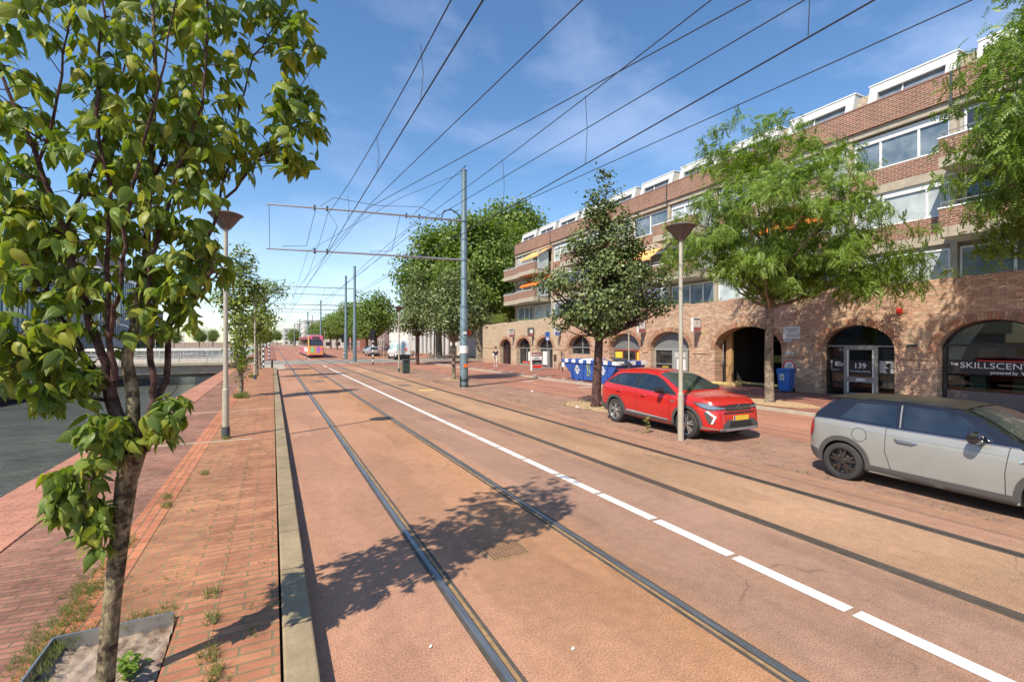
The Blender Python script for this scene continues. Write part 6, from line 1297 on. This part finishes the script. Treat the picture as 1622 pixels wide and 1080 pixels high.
t = empty('colonnade_building', (27.5, 80, 0), 0, 'pale building with a row of tall grey columns behind the parked bicycles', 'building'); box(27.5, 40, 80, 104, 6.3, 9, plain('sandy fascia', (.60,.52,.40)), None, 'fascia').parent = t
for o in t.children: o.location = (-27.5, -80, 0)
q = MB(); q.box(3.0, 12, 0, 24, 0, 6.3); q.build('back_wall', plain('dark glazed wall', (.08,.07,.07), .3), t)
q = MB()
for i in range(9): q.cyl(.5, 1+i*2.75, 0, 6.3, .42, n=16)
q.build('columns', plain('pale grey column', (.50,.51,.52)), t, smooth=True); q = MB(); [q.box(2.9, 3.0, .5+i*2.4, 1.7+i*2.4, 1.6, 4.8) for i in range(9)]; q.build('bright_panel', M['white'], t); q = MB(); q.box(2.8, 2.95, 2, 20, 2.4, 2.9); q.build('red_sign', plain('dull red sign', (.4,.1,.08)), t)
facade(27, 105, 124, 7, plain('white render', (.78,.77,.74), var=.05), 'white low building behind the delivery van', 6, 2)
facade(26, 125, 150, 7.5, plain('mauve brick', (.30,.22,.22)), 'low mauve and blue shopfront building behind the silver car', 8, 2)
facade(24, 151, 185, 9, plain('red brown brick', (.33,.15,.11)), 'red brown house row behind the far trees', 10, 3)
fl_ = ('nearest', 'second', 'third', 'fourth', 'fifth', 'farthest')
for i, (x, y0, y1, H, fl, cc) in enumerate(((17.5, 200, 228, 10, 3, (.66,.63,.57)), (17, 230, 262, 12, 4, (.62,.56,.47)), (17.5, 264, 300, 11, 4, (.70,.69,.66)), (16.5, 304, 350, 15, 5, (.62,.60,.55)), (15, 360, 420, 15, 5, (.66,.62,.56)), (8, 430, 500, 13, 4, (.58,.56,.52)))):
    t = facade(x, y0, y1, H, plain('pale town stone', cc), fl_[i]+' of the pale apartment buildings lining the far street right of the tram', int((y1-y0)/4), fl, roofm=M['grey'])
    for j in range(3):
        for f_ in range(fl): q = MB(); q.box(1.2+j*3.6, 2.9+j*3.6, -.05, .03, f_*H/fl+.9, f_*H/fl+2.3); q.build('window', M['glass'], t)
# ---- bridge over the canal
br = empty('canal_bridge', (-9.2, 52, 0), 0, 'low concrete bridge with thin white railings over the canal', 'bridge')
q = MB(); q.box(-7, 6.2, -6, 8, -.25, .62); q.box(-7, 6.2, -6.25, -6, .40, .66); q.build('deck', M['conc'], br, bevel=.03); q = MB(); q.box(-6.6, 5.9, -5, 7, -.55, -.25); q.build('beams', M['conc_d'], br); q = MB(); q.box(3.5, 6, -5.5, 8, -1.6, -.5); q.build('abutment', M['conc_d'], br); q = MB(); q.box(-7, -5.2, -5.5, 8, -1.6, -.5); q.build('abutment', M['conc_d'], br)
rl_ = plain('pale railing paint', (.50,.51,.49), .5, .3)
for y in (-6.1, -2.4, 4.0, 7.9):
    q = MB(); [q.tube([(-7, y, z), (6.6, y, z)], r, 5) for z, r in ((1.62,.045), (1.25,.018), (1.0,.018), (.8,.018))]; [q.cyl(x, y, .6, 1.62, .035, n=6) for x in np.arange(-7, 6.7, 1.9)]; q.build('railing', rl_, br)
lb = None
for i, (x, y) in enumerate(((-6, 58), (-8.2, 59), (-10.5, 58.5), (-12.8, 59.5), (-15, 59))):
    q = MB(); q.tube([(0,0,0), (0,0,3.0), (-.15,0,3.3), (-.7,0,3.45)], .04, 6); o = q.build('bridge_lamp', rl_); o.location = (x, y, .6); tag(o, ('rightmost', 'second', 'middle', 'fourth', 'leftmost')[i]+' thin pale pole lamp on the bridge, counted from the near lamp post', 'lamp', 'thin lamps on the bridge')
# ---- far bank
gm = Mat('pale blue glass cladding', .12, 0, .6); t_ = gm.brick(gm.oc('YZX'), (.32,.47,.50), (.25,.40,.45), (.12,.16,.17), 1.15, 3.4, .07, offset=0); gm.color(t_.outputs['Color'])
def glassblock(x0, x1, y0, y1, H, label):
    t = empty('glass_building', (x1, y0, 0), 0, label, 'building'); q = MB(); q.box(x0-x1, 0, 0, y1-y0, 3.4, H); b = q.build('glass_facade', gm.m, t); q = MB(); q.box(x0-x1-.2, .2, -.2, y1-y0+.2, H, H+.5); q.build('roof_edge', M['white'], b); q = MB(); q.box(x0-x1+.5, -.6, .5, y1-y0-.5, -.25, 3.4); q.build('ground_floor', plain('pale stone', (.45,.44,.42)), t)
    q = MB(); n = int((y1-y0)/1.15); [q.box(.0, .10, i*1.15, i*1.15+.08, 3.4, H) for i in range(n)]; q.build('fins', plain('grey fin', (.24,.28,.30), .4), b)
    for i in range(int((y1-y0)/6.9)): q = MB(); q.box(-.02, .06, i*6.9+1.3, i*6.9+3.4, 5, H-2); q.build('dark_window', M['glass'], b)
    return t
glassblock(-40, -21.5, 84, 104, 12.2, 'pale glass block at the right end of the far bank, behind the near leaves'); glassblock(-44, -25, 26, 80, 12.6, 'long glass and grey block on the far bank behind the near tree crown')
db = empty('dark_building', (-27, 118, 0), 0, 'dark stepped block with a window grid right of the glass block, far bank', 'building'); dm = plain('dark purple cladding', (.065,.055,.075), .6); lm = plain('pale mullion', (.35,.36,.42), .5)
q = MB()
for k in range(6): q.box(-14, 0, k*7, k*7+7.02, -.2, 19-k*1.5-(k % 2)*.8)
b = q.build('wall', dm, db); q = MB()
for k in range(6):
    for f_ in range(4): q.box(.0, .12, k*7+.1, k*7+6.8, 2.9+f_*3.6, 3.3+f_*3.6); q.box(.0, .12, k*7+1.0, k*7+1.5, 1, 15-k*1.2); q.box(0, .12, k*7+4.2, k*7+4.7, 1, 15-k*1.2)
q.build('mullions', lm, b)
q = MB(); q.box(-20, -15.9, 20, 46, -.6, -.1); struct('far_quay_path', q, M['conc_d'])
C = np.stack([rng.uniform(-19, -17, 500), rng.uniform(40, 110, 500), rng.uniform(-.2, 1.6, 500)], 1); tag(leafcloud('far_bank_hedge', C, np.tile((0., 0, 1.), (500, 1)), .8, M['leaf_far'], None, 'oval', rng), kind='stuff')
for i, (y, w) in enumerate(((24, 7), (34, 8))):
    t = empty('canal_boat', (-14.0, y, -1.15), 0, ('low dark purple boat moored at the far quay, the nearer one', 'low dark boat with a white cabin moored at the far quay, the farther one')[i], 'boat'); q = MB(); Ls = w; prof = []
    n = 10; vs = []
    for j in range(n+1):
        u = j/n; hw = 1.0*math.sin(math.pi*(.12+.80*u))**.5; y_ = u*Ls
        vs += [(-hw*.6, y_, -.2), (-hw, y_, .55), (hw, y_, .55), (hw*.6, y_, -.2)]
    q.add(vs, [(j*4+a, j*4+(a+1) % 4, (j+1)*4+(a+1) % 4, (j+1)*4+a) for j in range(n) for a in range(4)]+[(0,1,2,3), (n*4+3, n*4+2, n*4+1, n*4)]); q.build('hull', plain('dark hull', (.06,.04,.05)), t); q = MB(); q.box(-.7, .7, Ls*.35, Ls*.7, .55, 1.35); c = q.build('cabin', M['white'], t, bevel=.05); q = MB(); q.box(.68, .72, Ls*.4, Ls*.65, .85, 1.2); q.build('window', M['glass'], c)
